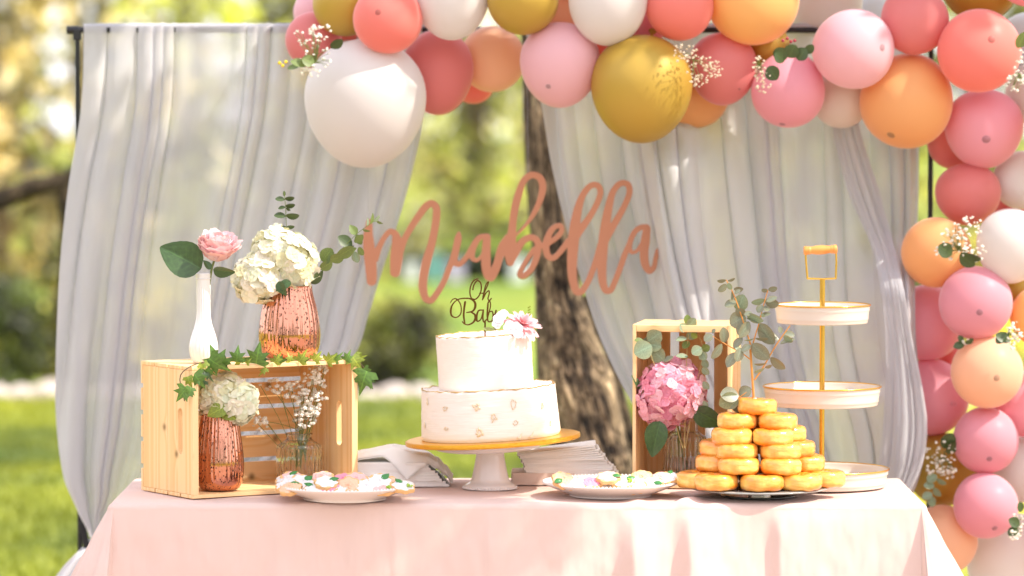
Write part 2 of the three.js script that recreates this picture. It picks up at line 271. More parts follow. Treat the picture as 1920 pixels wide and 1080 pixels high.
const voile = phys({ color: lin(0.70, 0.69, 0.715), roughness: 1, transmission: 0.38, transparent: true, opacity: 1, vertexColors: true, bumpMap: weave, bumpScale: 0.0006 });
const voileHem = phys({ color: lin(0.70, 0.69, 0.715), roughness: 1, transmission: 0.3, bumpMap: weave, bumpScale: 0.0006 });
const curve2 = (pts) => { const ys = pts.map((p) => p[1]); return (y) => { let i = 0; while (i < pts.length - 2 && y > ys[i + 1]) i++; const t = clamp((y - ys[i]) / (ys[i + 1] - ys[i]), 0, 1); const p0 = pts[Math.max(0, i - 1)][0], p1 = pts[i][0], p2 = pts[i + 1][0], p3 = pts[Math.min(pts.length - 1, i + 2)][0]; return 0.5 * (2 * p1 + (p2 - p0) * t + (2 * p0 - 5 * p1 + 4 * p2 - p3) * t * t + (3 * p1 - p0 - 3 * p2 + p3) * t * t * t); }; };
// a hanging sheet between two edges; folds double the cloth over itself where «amp» is large
function drapeGeo({ left, right, y0, y1, freq, amp, z, nu = 460, nv = 110, s, zoff, thin = 0.66, thick = 1.0 }) {
  const L = curve2(left), R = curve2(right), col = [];
  const g = sheet(nu, nv, (u, v) => {
    const y = lerp(y0, y1, v), a = amp(u, v) * clamp(0.95 + 0.9 * N3(u * 8, v * 0.4, s + 2), 0.25, 1.5), ph = 2 * Math.PI * (freq * u + 1.7 * N3(u * 4, v * 0.35, s) + 0.8 * N3(u * 11, v * 0.6, s + 4) + 0.25 * N3(u * 9, v * 1.6, s + 7));
    const al = lerp(thin, thick, clamp(amp(u, v) * 1.05, 0, 1)); col.push(1, 1, 1, al);
    const w = clamp(u + (a / (2 * Math.PI * freq)) * 1.9 * Math.sin(ph) * Math.min(1, Math.min(u, 1 - u) * 14), 0, 1);
    const x = lerp(L(y), R(y), w);
    const wid = (R(y) - L(y)) * MD;
    const zz = z + a * Math.cos(ph) * Math.min(0.030, wid * 0.06) + 0.012 * N3(u * 3, v * 2, s + 9) + 0.012 + 0.035 * sstep(v, 0, 0.12) + (zoff ? zoff(x, y, u, v) : 0);
    return P(x, y, zz);
  }, [1, 1]);
  g.setAttribute('color', new THREE.Float32BufferAttribute(col, 4)); return g;
}
{
  const t = thing('curtain_panel', 'sheer grey drape on the left, swept to a tie at its lower left', 'drape', 'sheer grey drapes of the backdrop');
  const g = drapeGeo({ left: [[157, 52], [152, 200], [128, 350], [112, 500], [104, 700], [106, 800], [120, 900], [148, 965], [168, 1008]], right: [[815, 52], [800, 190], [778, 300], [745, 420], [698, 570], [668, 660], [600, 800], [450, 920], [232, 1008]], y0: 49, y1: 1008, freq: 17, s: 1.7, z: ZD,
    amp: (u, v) => { const dense = 0.95 - 0.86 * Math.exp(-Math.pow((u - 0.36 + 0.03 * v) / 0.105, 2)) - 0.3 * Math.exp(-Math.pow((u - 0.14) / 0.03, 2)); return dense * (0.65 + 0.35 * v); } });
  mesh('cloth', g, voile, t);
  // hem lapped over the crossbar
  const hem = sheet(160, 10, (u, v) => { const p = P(lerp(157, 815, u), 52, ZD); const a = lerp(0, Math.PI, v), r = 0.0105 + 0.0025 * N3(u * 60, 3); return V(p.x, p.y + Math.sin(a) * r + 0.001, ZD + Math.cos(a) * r); });
  mesh('hem', hem, voileHem, t);
  const fl = drapeGeo({ left: [[166, 1010], [120, 1060], [80, 1120], [70, 1300]], right: [[232, 1010], [262, 1060], [300, 1120], [330, 1300]], y0: 1010, y1: 1300, freq: 7, s: 4.1, z: ZD, nu: 120, nv: 40, amp: () => 0.9 });
  mesh('flared_end', fl, phys({ color: lin(0.70, 0.69, 0.72), roughness: 1, transmission: 0.25 }), t);
  const a = P(146, 985, ZD + 0.05), b = P(176, 1030, ZD + 0.05);
  mesh('tie', new RoundedBoxGeometry(0.016, 0.075, 0.012, 2, 0.004).rotateZ(0.18).translate((a.x + b.x) / 2 - 0.005, (a.y + b.y) / 2, ZD + 0.03), std({ color: lin(0.015, 0.015, 0.016), roughness: 0.7 }), t);
}
{
  const t = thing('curtain_panel', 'sheer grey drape on the right, swept aside before the tree', 'drape', 'sheer grey drapes of the backdrop');
  const g = drapeGeo({ left: [[985, 52], [1012, 180], [1032, 300], [1055, 400], [1088, 520], [1128, 640], [1188, 760], [1270, 870], [1420, 960], [1560, 1010]], right: [[1724, 52], [1724, 200], [1722, 380], [1716, 520], [1718, 640], [1728, 740], [1736, 815], [1730, 870], [1708, 935], [1672, 1010]], y0: 49, y1: 1010, freq: 18, s: 8.3, z: ZD - 0.02, thin: 0.8,
    amp: (u, v) => { let d = 0.9; for (const [c, w, k] of [[0.12, 0.05, 0.6], [0.46, 0.035, 0.7], [0.70, 0.06, 0.85], [0.88, 0.05, 0.5]]) d -= k * Math.exp(-Math.pow((u - c + 0.02 * Math.sin(v * 3)) / w, 2)); return Math.max(0.05, d) * (0.65 + 0.35 * v); },
    zoff: (x, y) => 0.19 * sstep(x, 1214 + (y - 450) * 0.13, 1250 + (y - 450) * 0.13) * sstep(y, 150, 330) * (1 - sstep(x, 1290, 1420)) + 0.26 * sstep(y, 420, 560) * sstep(x, 1560, 1690) });
  mesh('cloth', g, voile, t);
  const hem = sheet(160, 10, (u, v) => { const p = P(lerp(985, 1724, u), 52, ZD); const a = lerp(0, Math.PI, v), r = 0.0105 + 0.0025 * N3(u * 60, 8); return V(p.x, p.y + Math.sin(a) * r + 0.001, ZD + Math.cos(a) * r); });
  mesh('hem', hem, voileHem, t);
  // a loose front fold of the same drape that runs from under the balloons to the lower right
  const f = drapeGeo({ left: [[1545, 60], [1560, 240], [1590, 360], [1640, 480], [1660, 640], [1655, 800], [1640, 960]], right: [[1590, 60], [1612, 240], [1650, 360], [1690, 520], [1712, 640], [1735, 760], [1738, 820], [1726, 880], [1690, 960]], y0: 60, y1: 990, freq: 3, s: 2.2, z: ZD + 0.05, nu: 90, nv: 70, amp: () => 0.6, zoff: (x, y) => 0.26 * sstep(y, 420, 560) * sstep(x, 1560, 1690) });
  mesh('front_fold', f, voile, t);
}

// ---------------------------------------------------------------- lettering cut from sheet: strokes -> outline -> bevelled solid
function strokesToShapes(strokes, step, pad = 6) {     // strokes: arrays of [x, y, width] in picture pixels
  let x0 = 1e9, y0 = 1e9, x1 = -1e9, y1 = -1e9; const segs = [];
  for (const s of strokes) {
    const c = new THREE.CatmullRomCurve3(s.map((p) => V(p[0], p[1], p[2] / 2)), false, 'centripetal'), n = s.length * 10; let last = null;
    for (let i = 0; i <= n; i++) { const p = c.getPoint(i / n); x0 = Math.min(x0, p.x - p.z); x1 = Math.max(x1, p.x + p.z); y0 = Math.min(y0, p.y - p.z); y1 = Math.max(y1, p.y + p.z); if (last) segs.push([last, p]); last = p; }
  }
  x0 -= pad; y0 -= pad; x1 += pad; y1 += pad;
  const w = Math.ceil((x1 - x0) / step) + 1, h = Math.ceil((y1 - y0) / step) + 1, D = new Float32Array(w * h).fill(-pad);
  for (const [a, b] of segs) {
    const r = Math.max(a.z, b.z) + pad * 0.8, ex = b.x - a.x, ey = b.y - a.y, ll = ex * ex + ey * ey || 1e-9;
    const ia = Math.max(0, Math.floor((Math.min(a.x, b.x) - r - x0) / step)), ib = Math.min(w - 1, Math.ceil((Math.max(a.x, b.x) + r - x0) / step)), ja = Math.max(0, Math.floor((Math.min(a.y, b.y) - r - y0) / step)), jb = Math.min(h - 1, Math.ceil((Math.max(a.y, b.y) + r - y0) / step));
    for (let j = ja; j <= jb; j++) for (let i = ia; i <= ib; i++) { const x = x0 + i * step, y = y0 + j * step, t = clamp(((x - a.x) * ex + (y - a.y) * ey) / ll, 0, 1); const d = lerp(a.z, b.z, t) - Math.hypot(x - a.x - ex * t, y - a.y - ey * t); if (d > D[j * w + i]) D[j * w + i] = d; }
  }
  // marching squares
  const next = new Map(), pt = new Map();
  const key = (i, j, e) => (j * w + i) * 2 + e;        // e 0: edge to the right, 1: edge downwards
  const put = (k, i, j, e) => { if (pt.has(k)) return; const a = D[j * w + i], b = e ? D[(j + 1) * w + i] : D[j * w + i + 1], t = a / (a - b); pt.set(k, [x0 + (i + (e ? 0 : t)) * step, y0 + (j + (e ? t : 0)) * step]); };
  const CASES = { 1: [[3, 0]], 2: [[0, 1]], 3: [[3, 1]], 4: [[1, 2]], 5: [[3, 2], [1, 0]], 6: [[0, 2]], 7: [[3, 2]], 8: [[2, 3]], 9: [[2, 0]], 10: [[0, 3], [2, 1]], 11: [[2, 1]], 12: [[1, 3]], 13: [[1, 0]], 14: [[0, 3]] };
  for (let j = 0; j < h - 1; j++) for (let i = 0; i < w - 1; i++) {
    const c = (D[j * w + i] > 0 ? 1 : 0) | (D[j * w + i + 1] > 0 ? 2 : 0) | (D[(j + 1) * w + i + 1] > 0 ? 4 : 0) | (D[(j + 1) * w + i] > 0 ? 8 : 0);
    for (const [a, b] of CASES[c] ?? []) { const E = [[i, j, 0], [i + 1, j, 1], [i, j + 1, 0], [i, j, 1]], ka = key(...E[a]), kb = key(...E[b]); put(ka, ...E[a]); put(kb, ...E[b]); next.set(ka, kb); }
  }
  const loops = [];
  while (next.size) { const start = next.keys().next().value, loop = []; let k = start; while (next.has(k)) { loop.push(pt.get(k)); const n = next.get(k); next.delete(k); k = n; } if (loop.length > 8) loops.push(simplify(loop, 0.12)); }
  const area = (l) => l.reduce((s, p, i) => { const q = l[(i + 1) % l.length]; return s + p[0] * q[1] - q[0] * p[1]; }, 0) / 2;
  const inside = (p, l) => { let r = false; for (let i = 0, j = l.length - 1; i < l.length; j = i++) if ((l[i][1] > p[1]) !== (l[j][1] > p[1]) && p[0] < ((l[j][0] - l[i][0]) * (p[1] - l[i][1])) / (l[j][1] - l[i][1]) + l[i][0]) r = !r; return r; };
  const outerSign = Math.sign(area(loops.reduce((a, b) => (Math.abs(area(b)) > Math.abs(area(a)) ? b : a))));
  const outers = loops.filter((l) => Math.sign(area(l)) === outerSign), holes = loops.filter((l) => Math.sign(area(l)) !== outerSign && Math.abs(area(l)) > 3);
  return outers.map((o) => ({ outer: o, holes: holes.filter((q) => inside(q[0], o)) }));
}
function simplify(l, tol) {
  const keep = new Uint8Array(l.length); keep[0] = keep[l.length - 1] = 1;
  const go = (a, b) => { let m = 0, k = -1; const dx = l[b][0] - l[a][0], dy = l[b][1] - l[a][1], n = Math.hypot(dx, dy) || 1e-9; for (let i = a + 1; i < b; i++) { const d = n < 1e-6 ? Math.hypot(l[i][0] - l[a][0], l[i][1] - l[a][1]) : Math.abs((l[i][0] - l[a][0]) * dy - (l[i][1] - l[a][1]) * dx) / n; if (d > m) { m = d; k = i; } } if (m > tol) { keep[k] = 1; go(a, k); go(k, b); } };
  const mid = Math.floor(l.length / 2); keep[mid] = 1; go(0, mid); go(mid, l.length - 1);
  return l.filter((_, i) => keep[i]);
}
function letteringGeo(strokes, z, step, thick, bevel) {
  const shapes = strokesToShapes(strokes, step).map(({ outer, holes }) => {
    const to = (q) => { const p = P(q[0], q[1], z); return new THREE.Vector2(p.x, p.y); };
    const s = new THREE.Shape(outer.map(to)); s.holes = holes.map((q) => new THREE.Path(q.map(to))); return s; });
  return new THREE.ExtrudeGeometry(shapes, { depth: thick, bevelEnabled: bevel > 0, bevelThickness: bevel, bevelSize: bevel * 0.7, bevelOffset: -bevel * 0.7, bevelSegments: 2, curveSegments: 1 }).translate(0, 0, z);
}
const ZS = -1.13;
{
  const A = (p) => p.map(([x, y, w]) => [660 + x / 4, 310 + y / 4, w / 4]), B = (p) => p.map(([x, y, w]) => [930 + x / 4, 310 + y / 4, w / 4]);
  const strokes = [
    A([[130, 425, 46], [122, 520, 72], [128, 620, 88], [140, 740, 88], [147, 830, 80], [148, 866, 74]]),
    A([[170, 700, 60], [200, 622, 46], [240, 545, 40], [285, 497, 44], [322, 512, 52], [338, 580, 76], [335, 680, 96], [328, 760, 86], [324, 800, 78]]),
    A([[350, 640, 80], [392, 556, 50], [440, 470, 50], [500, 380, 54], [560, 302, 54], [597, 285, 52], [630, 312, 54], [634, 380, 58], [620, 480, 58], [595, 600, 60], [560, 720, 70], [535, 850, 68], [533, 930, 64], [556, 1000, 52], [592, 1012, 48], [640, 955, 46], [690, 870, 46], [725, 780, 48], [765, 680, 46]]),
    A([[802, 505, 20], [797, 545, 52], [778, 640, 54], [764, 715, 56], [800, 742, 42], [850, 700, 40], [900, 620, 44]]),
    A([[1010, 532, 38], [960, 540, 42], [915, 600, 50], [898, 660, 50], [905, 697, 38], [935, 712, 30], [968, 685, 26], [1000, 620, 30]]),
    A([[1012, 540, 58], [1006, 650, 68], [1006, 760, 72], [1022, 838, 52], [1048, 850, 40], [1082, 790, 44], [1115, 685, 46], [1150, 600, 50]]),
    B([[-40, 820, 40], [0, 740, 46], [40, 610, 50], [90, 545, 60]]),
    B([[108, 728, 58], [108, 680, 84], [104, 612, 92], [116, 540, 74], [124, 450, 58], [136, 350, 58], [168, 220, 58], [212, 110, 50], [270, 72, 50], [328, 92, 52], [350, 155, 54], [334, 250, 48], [290, 350, 38], [230, 440, 26], [155, 520, 18]]),
    B([[112, 690, 84], [155, 630, 66], [205, 565, 52], [262, 540, 48], [308, 566, 50], [316, 620, 50], [300, 700, 50], [255, 790, 46], [200, 832, 44], [178, 820, 40], [196, 770, 36], [240, 695, 36], [285, 630, 40]]),
    B([[310, 590, 40], [360, 600, 42], [410, 572, 40], [468, 528, 40], [494, 482, 38], [480, 452, 38], [432, 468, 42], [388, 540, 50], [374, 620, 54], [394, 684, 48], [430, 694, 44], [480, 650, 42], [540, 570, 46]]),
    B([[560, 600, 60], [620, 500, 60], [700, 390, 48], [766, 265, 46], [783, 190, 46], [760, 150, 46], [715, 150, 46], [662, 205, 48], [625, 290, 58], [600, 400, 72], [585, 520, 84], [574, 650, 80], [570, 780, 72], [580, 880, 62], [606, 948, 52], [638, 948, 48], [680, 890, 46], [720, 800, 46], [755, 700, 48], [790, 590, 56]]),
    B([[800, 600, 56], [855, 495, 56], [910, 400, 50], [970, 290, 46], [1002, 190, 46], [985, 140, 46], [935, 135, 46], [882, 190, 48], [850, 290, 58], [825, 420, 70], [808, 540, 76], [798, 680, 72], [794, 800, 68], [804, 890, 58], [826, 938, 50], [856, 938, 46], [896, 860, 44], [930, 770, 44], [965, 670, 44], [1000, 590, 42]]),
    B([[1130, 462, 44], [1090, 464, 42], [1048, 490, 42], [1010, 560, 42], [1000, 622, 40], [1020, 652, 30], [1056, 642, 28], [1092, 585, 30]]),
    B([[1132, 474, 54], [1120, 560, 68], [1110, 660, 66], [1120, 745, 60], [1150, 792, 46], [1182, 766, 40], [1197, 700, 36], [1212, 640, 34]]),
  ];
  const t = thing('name_sign', 'copper cursive name sign hanging in the gap between the drapes', 'sign');
  mesh('lettering', letteringGeo(strokes, ZS - 0.006, 0.75, 0.006, 0.0012), phys({ color: lin(0.51, 0.215, 0.12), roughness: 0.5, metalness: 0.1 }), t);
  const thread = phys({ color: lin(0.8, 0.8, 0.82), roughness: 0.2, transmission: 0.5 });
  for (const [x, y] of [[690, 420], [990, 325], [1165, 345]]) { const a = P(x, y, ZS - 0.003), b = P(x - 2, 56, ZD + 0.012); mesh('thread', tube([a, a.clone().lerp(b, 0.5), b], 0.0005, 6, 5), thread, t); }
}

// ---------------------------------------------------------------- balloons
const latex = (r, g, b, o = {}) => phys({ color: lin(r, g, b), roughness: 0.85, transmission: 0.36, clearcoat: 0.32, clearcoatRoughness: 0.36, ...o });
const BAL = {
  white: latex(0.82, 0.78, 0.75), cream: latex(0.86, 0.74, 0.65), ice: latex(0.78, 0.81, 0.87),
  gold: phys({ color: lin(0.47, 0.30, 0.04), roughness: 0.55, metalness: 0.3, clearcoat: 0.25, clearcoatRoughness: 0.4 }),
  rose: latex(0.80, 0.24, 0.23), coral: latex(0.92, 0.26, 0.21), pink: latex(0.90, 0.40, 0.48), lpink: latex(0.91, 0.55, 0.60), mauve: latex(0.82, 0.36, 0.43), orange: latex(0.93, 0.48, 0.18), peach: latex(0.94, 0.58, 0.36), amber: latex(0.94, 0.54, 0.17),
};
// x, y, radius in picture pixels, colour, stretch, spot [x, y], layer (smaller is nearer), label
const BALLOONS = [
  [1203, 162, 95, 'gold', 1.02, null, 0, 'largest gold balloon, hanging above the letters'],
  [685, 188, 114, 'white', 1.01, null, 1, 'biggest balloon, ivory white, over the left drape edge'],
  [728, 36, 65, 'coral', 1, [711, 24], 0, 'coral balloon on top of the biggest white balloon'],
  [821, 132, 67, 'rose', 1.14, [822, 201], 1, 'rose red balloon hanging right of the biggest white balloon'],
  [847, -4, 70, 'white', 1.03, null, 0, 'white balloon at the top edge between two coral red ones'],
  [981, -3, 67, 'gold', 1, null, 0, 'gold balloon at the top edge above the pink one'],
  [1050, 118, 75, 'lpink', 1.02, [1028, 163], 1, 'pink balloon above the tree trunk'],
  [1140, 3, 74, 'white', 1.02, null, 0, 'white balloon at the top edge above the largest gold balloon'],
  [923, 110, 62, 'peach', 1, null, 2, 'peach balloon left of the pink one above the trunk'],
  [1275, 12, 63, 'coral', 1, null, 0, 'orange red balloon at the top edge right of the white one'],
  [1411, -1, 86, 'amber', 1, null, 0, 'large light orange balloon at the top edge'],
  [1355, 126, 64, 'rose', 1.02, [1383, 168], 1, 'rose balloon under the large light orange one with blossoms beside it'],
  [1300, 174, 67, 'orange', 1, null, 3, 'orange balloon peeking out behind the largest gold balloon'],
  [1478, 170, 69, 'pink', 1, [1465, 233], 2, 'pink balloon with green leaves lying on it'],
  [1600, 92, 75, 'lpink', 1, [1649, 90], 0, 'pale pink balloon left of the rose one near the top right'],
  [1545, 0, 73, 'white', 1, null, 3, 'white balloon behind the pale pink one at the top edge'],
  [1577, 182, 57, 'cream', 1, null, 4, 'cream balloon tucked under the pale pink one'],
  [1715, 38, 63, 'rose', 1, null, 1, 'rose balloon at the top edge left of the corner gold balloon'],
  [1700, 190, 87, 'orange', 1, [1666, 253], 1, 'large orange balloon above the right end of the drape'],
  [1835, 96, 78, 'coral', 1, [1850, 75], 0, 'salmon coral balloon at the top right, half in sunlight'],
  [1838, -31, 73, 'gold', 1, null, 2, 'gold balloon at the top right edge'],
  [1845, 238, 74, 'pink', 0.96, [1841, 261], 1, 'pink balloon with a shiny highlight below the salmon coral one'],
  [1815, 362, 62, 'rose', 0.9, [1780, 331], 1, 'rose balloon above the blossoms of the balloon column'],
  [1790, 265, 52, 'rose', 1, null, 4, 'small rose balloon half hidden beside the black pole'],
  [1916, 338, 55, 'white', 1, null, 2, 'upper white balloon cut by the right picture edge'],
  [1895, 458, 64, 'white', 1.05, null, 0, 'white balloon right of the blossoms in the balloon column'],
  [1755, 473, 66, 'orange', 1, null, 1, 'orange balloon left of the blossoms in the balloon column'],
  [1829, 567, 69, 'mauve', 1, [1829, 582], 0, 'dusty rose balloon under the blossoms in the balloon column'],
  [1738, 605, 71, 'pink', 1, null, 4, 'upper magenta pink balloon half behind the right drape'],
  [1850, 697, 68, 'peach', 1, [1861, 704], 0, 'peach orange balloon in the middle of the balloon column'],
  [1745, 745, 72, 'pink', 1, null, 4, 'lower magenta pink balloon half behind the right drape'],
  [1782, 668, 26, 'rose', 1, null, 5, 'tiny rose balloon in the gap left of the peach orange one'],
  [1848, 825, 62, 'mauve', 1, [1849, 856], 1, 'upper of two dusty rose balloons low in the column'],
  [1848, 948, 61, 'mauve', 1, [1860, 986], 0, 'lower of two dusty rose balloons low in the column'],
  [1768, 880, 69, 'gold', 1, null, 4, 'gold balloon behind the drape corner with eucalyptus on it'],
  [1768, 1012, 65, 'peach', 1, null, 2, 'peach balloon beside the right corner of the tablecloth'],
  [1918, 758, 62, 'pink', 1, null, 2, 'pink balloon cut by the right picture edge'],
  [1920, 880, 62, 'white', 1, null, 3, 'lower white balloon cut by the right picture edge'],
  [1905, 1055, 92, 'white', 1, null, 3, 'large white balloon in the bottom right corner'],
  [1952, 592, 58, 'amber', 1, null, 1, 'light orange balloon cut by the right picture edge'],
  [1905, 545, 40, 'gold', 1, null, 4, 'gold balloon showing in a gap at the right edge'],
  [1902, 392, 42, 'rose', 1, null, 5, 'red balloon showing between the two right white ones'],
  [1928, 85, 62, 'ice', 1, null, 4, 'pale grey white balloon cut by the top right edge'],
  [1945, 175, 60, 'white', 1, null, 3, 'white balloon behind blossoms at the right edge, second from top'],
  [588, 75, 53, 'rose', 1, null, 1, 'dusty rose balloon with blossoms at the left end of the arch'],
  [648, 6, 61, 'gold', 1, null, 0, 'leftmost gold balloon at the top edge'],
  [590, 22, 40, 'lpink', 1, null, 3, 'pale pink balloon at the left end of the arch'],
  [650, 62, 46, 'coral', 1, null, 4, 'red balloon in the gap above the biggest white balloon'],
  [1044, 30, 56, 'peach', 1, null, 3, 'peach balloon in the gap right of the second gold balloon'],
  [1196, 45, 52, 'pink', 1, null, 4, 'pink balloon in the gap above the largest gold balloon'],
  [1136, 84, 40, 'coral', 1, null, 4, 'coral balloon in the gap beside the largest gold balloon'],
  [1440, 88, 42, 'gold', 1, null, 4, 'gold balloon in the gap under the large light orange one'],
  [1640, 34, 48, 'ice', 1, null, 4, 'grey white balloon behind the pale pink one near the top'],
  [888, 155, 40, 'coral', 1, null, 5, 'coral balloon behind the rose red and peach ones'],
  ...[[700, -85, 70, 'white'], [800, -120, 72, 'pink'], [905, -100, 66, 'rose'], [1060, -100, 74, 'coral'], [1210, -95, 72, 'gold'], [1320, -120, 68, 'pink'], [1480, -115, 70, 'rose'], [1590, -95, 72, 'orange'], [1700, -90, 66, 'white'], [1780, -130, 70, 'peach'], [1930, -60, 72, 'pink'], [2010, 60, 70, 'rose'], [2020, 230, 76, 'orange'], [2030, 400, 70, 'pink'], [2040, 700, 74, 'white'], [2030, 860, 72, 'rose'], [2010, 1010, 74, 'peach']].map(([x, y, r, c], i) => [x, y, r, c, 1, null, 1 + (i % 2), (y < 0 ? 'top of the arch, ' : 'outer side of the column, ') + { white: 'white', pink: 'pink', rose: 'rose', coral: 'coral', gold: 'gold', orange: 'orange', peach: 'peach' }[c] + ' balloon just out of the frame']),
];
const balloonGeo = (() => { const pts = []; for (let i = 0; i <= 40; i++) { const a = (i / 40) * Math.PI, r = Math.sin(a), y = -Math.cos(a); pts.push(new THREE.Vector2(Math.max(0, r * (1 + 0.055 * y)), y * (y < 0 ? 1.10 : 1.0))); } return new THREE.LatheGeometry(pts, 64); })();
const tipGeo = smoothLathe([[0, 0.016], [0.045, 0.012], [0.085, -0.002], [0.12, -0.02]], 20, 12);
const knotGeo = smoothLathe([[0.0, -1.05], [0.06, -1.09], [0.035, -1.14], [0.08, -1.21], [0.06, -1.25], [0.0, -1.22]], 14, 24);
{
  const placed = [];
  const order = BALLOONS.map((b, i) => [...b, i]).sort((a, b) => a[6] - b[6] || a[8] - b[8]);
  for (const [x, y, r, colr, st, spot, layer, label, bi] of order) {
    let z = -0.93 - layer * 0.035 + rr(-0.01, 0.01);
    if (/behind the (right )?drape/.test(label)) z = -1.135;
    let R = r * M(z);
    for (const q of placed) { const p = P(x, y, z), d = Math.hypot(p.x - q.p.x, p.y - q.p.y), s = (R + q.R) * 0.95; if (d < s) z = Math.min(z, q.p.z - Math.sqrt(s * s - d * d)); }
    z = Math.max(z, -1.62);
    R = r * M(z); const p = P(x, y, z); placed.push({ p, R });
    const m = mesh('balloon', balloonGeo, BAL[colr]); tag(m, label, 'balloon', 'balloons of the arch');
    m.position.copy(p); m.scale.set(R, R * st, R);
    // the blunt tip points to the spot that shows; otherwise outwards at random
    let d = spot ? V((spot[0] - x) / r, -(spot[1] - y) / (r * st), 0) : V(rr(-0.5, 0.5), rr(-0.9, 0.3), 0); const l = Math.min(0.985, d.length()); d.setLength(l || 1e-3); d.z = Math.sqrt(1 - l * l); if (!spot) d.z *= rnd() < 0.2 && bi > 12 ? -1 : 1;
    if (st !== 1) { m.scale.set(R, R, R); m.scale.y = R * st; }
    const q = qTo(d); const inner = new THREE.Group();
    if (st === 1) m.quaternion.copy(q);
    if (spot) { const dark = BAL[colr].clone(); dark.color.multiplyScalar(0.55); const tip = mesh('tip', tipGeo, dark, m); if (st === 1) tip.position.set(0, 1.0, 0); else { tip.quaternion.copy(q); tip.position.copy(d); } }
    const k = mesh('knot', knotGeo, BAL[colr], m); if (st !== 1) k.quaternion.copy(q);
  }
}

// ---------------------------------------------------------------- blossoms and leaves tucked into the arch
const whitePetal = phys({ color: lin(0.90, 0.86, 0.75), roughness: 0.8, transmission: 0.2 });
const stemMat = std({ color: lin(0.16, 0.20, 0.05), roughness: 0.7 });
const budGeo = (() => { const b = new MB(); for (let i = 0; i < 5; i++) b.add(new THREE.SphereGeometry(0.5, 5, 4).scale(1, 0.5, 0.7).translate(0.42, 0.1, 0), mat4(V(0, 0, 0), qEuler(0, (i * 6.283) / 5, 0))); b.add(new THREE.SphereGeometry(0.45, 6, 5).translate(0, 0.15, 0)); return b.geo(); })();
// a round eucalyptus leaf, length 1 along y
const roundLeaf = (() => { const g = sheet(8, 8, (u, v) => { const t = v, w = 0.5 * Math.pow(Math.sin(Math.PI * clamp(t * 0.97 + 0.015, 0, 1)), 0.6), x = (u - 0.5) * 2 * w * 0.92; return V(x, t, 0.10 * x * x * 3 - 0.12 * (t - 0.5) * (t - 0.5)); }); return g; })();
const longLeaf = (() => sheet(6, 10, (u, v) => { const w = 0.24 * Math.pow(Math.sin(Math.PI * clamp(Math.pow(v, 0.8) * 0.98 + 0.01, 0, 1)), 0.8), x = (u - 0.5) * 2 * w; return V(x, v, Math.abs(x) * 0.35 - 0.18 * v * v); }))();
const broadLeaf = (() => sheet(14, 16, (u, v) => { const s = (u - 0.5) * 2, w = 0.36 * Math.pow(Math.sin(Math.PI * clamp(Math.pow(v, 0.72) * 0.985 + 0.008, 0, 1)), 0.75) * (1 + 0.06 * Math.sin(v * 50) * Math.abs(s)), x = s * w; const vein = 0.012 * Math.abs(Math.sin((v - Math.abs(s) * 0.18) * 22)); return V(x, v, Math.abs(x) * 0.3 - 0.2 * v * v + vein); }, [1, 1]))();
const leafTex = (r, g, b) => texture(128, 128, (u, v) => { const s = Math.abs(u - 0.5) * 2, mid = Math.exp(-Math.pow(s / 0.035, 2)), ve = Math.exp(-Math.pow(Math.abs(((v * 7 - s * 1.6) % 1 + 1) % 1 - 0.5) / 0.07, 2)) * 0.5, n = fbm(u * 9, v * 9, 3, 3) * 0.25, k = 0.85 + n + 0.25 * Math.max(mid, ve * (1 - s)); return [r * k, g * k, b * k]; }, true);
const eucTex = texture(128, 128, (u, v) => { const n = fbm(u * 14, v * 14, 1, 3) * 0.22, e = Math.max(Math.abs(u - 0.5) * 2, 0), mid = Math.exp(-Math.pow(e / 0.05, 2)) * 0.12, k = 0.9 + n + mid; return [0.60 * k + e * 0.05, 0.68 * k - e * 0.01, 0.60 * k - e * 0.05]; }, true);
const EUC = { sage: phys({ map: eucTex, color: lin(0.95, 1.0, 0.85), roughness: 0.55, transmission: 0.22 }), green: phys({ map: leafTex(0.52, 0.60, 0.30), roughness: 0.5, transmission: 0.25 }), dusk: phys({ map: eucTex, color: lin(0.80, 0.70, 0.62), roughness: 0.42, transmission: 0.2, clearcoat: 0.25, clearcoatRoughness: 0.35 }), dark: phys({ map: leafTex(0.30, 0.38, 0.18), roughness: 0.45, transmission: 0.15 }), ivy: phys({ map: leafTex(0.42, 0.58, 0.22), roughness: 0.45, transmission: 0.2 }), lime: phys({ map: leafTex(0.66, 0.74, 0.26), roughness: 0.5, transmission: 0.35 }), deep: phys({ map: leafTex(0.28, 0.40, 0.20), roughness: 0.38, transmission: 0.12 }) };
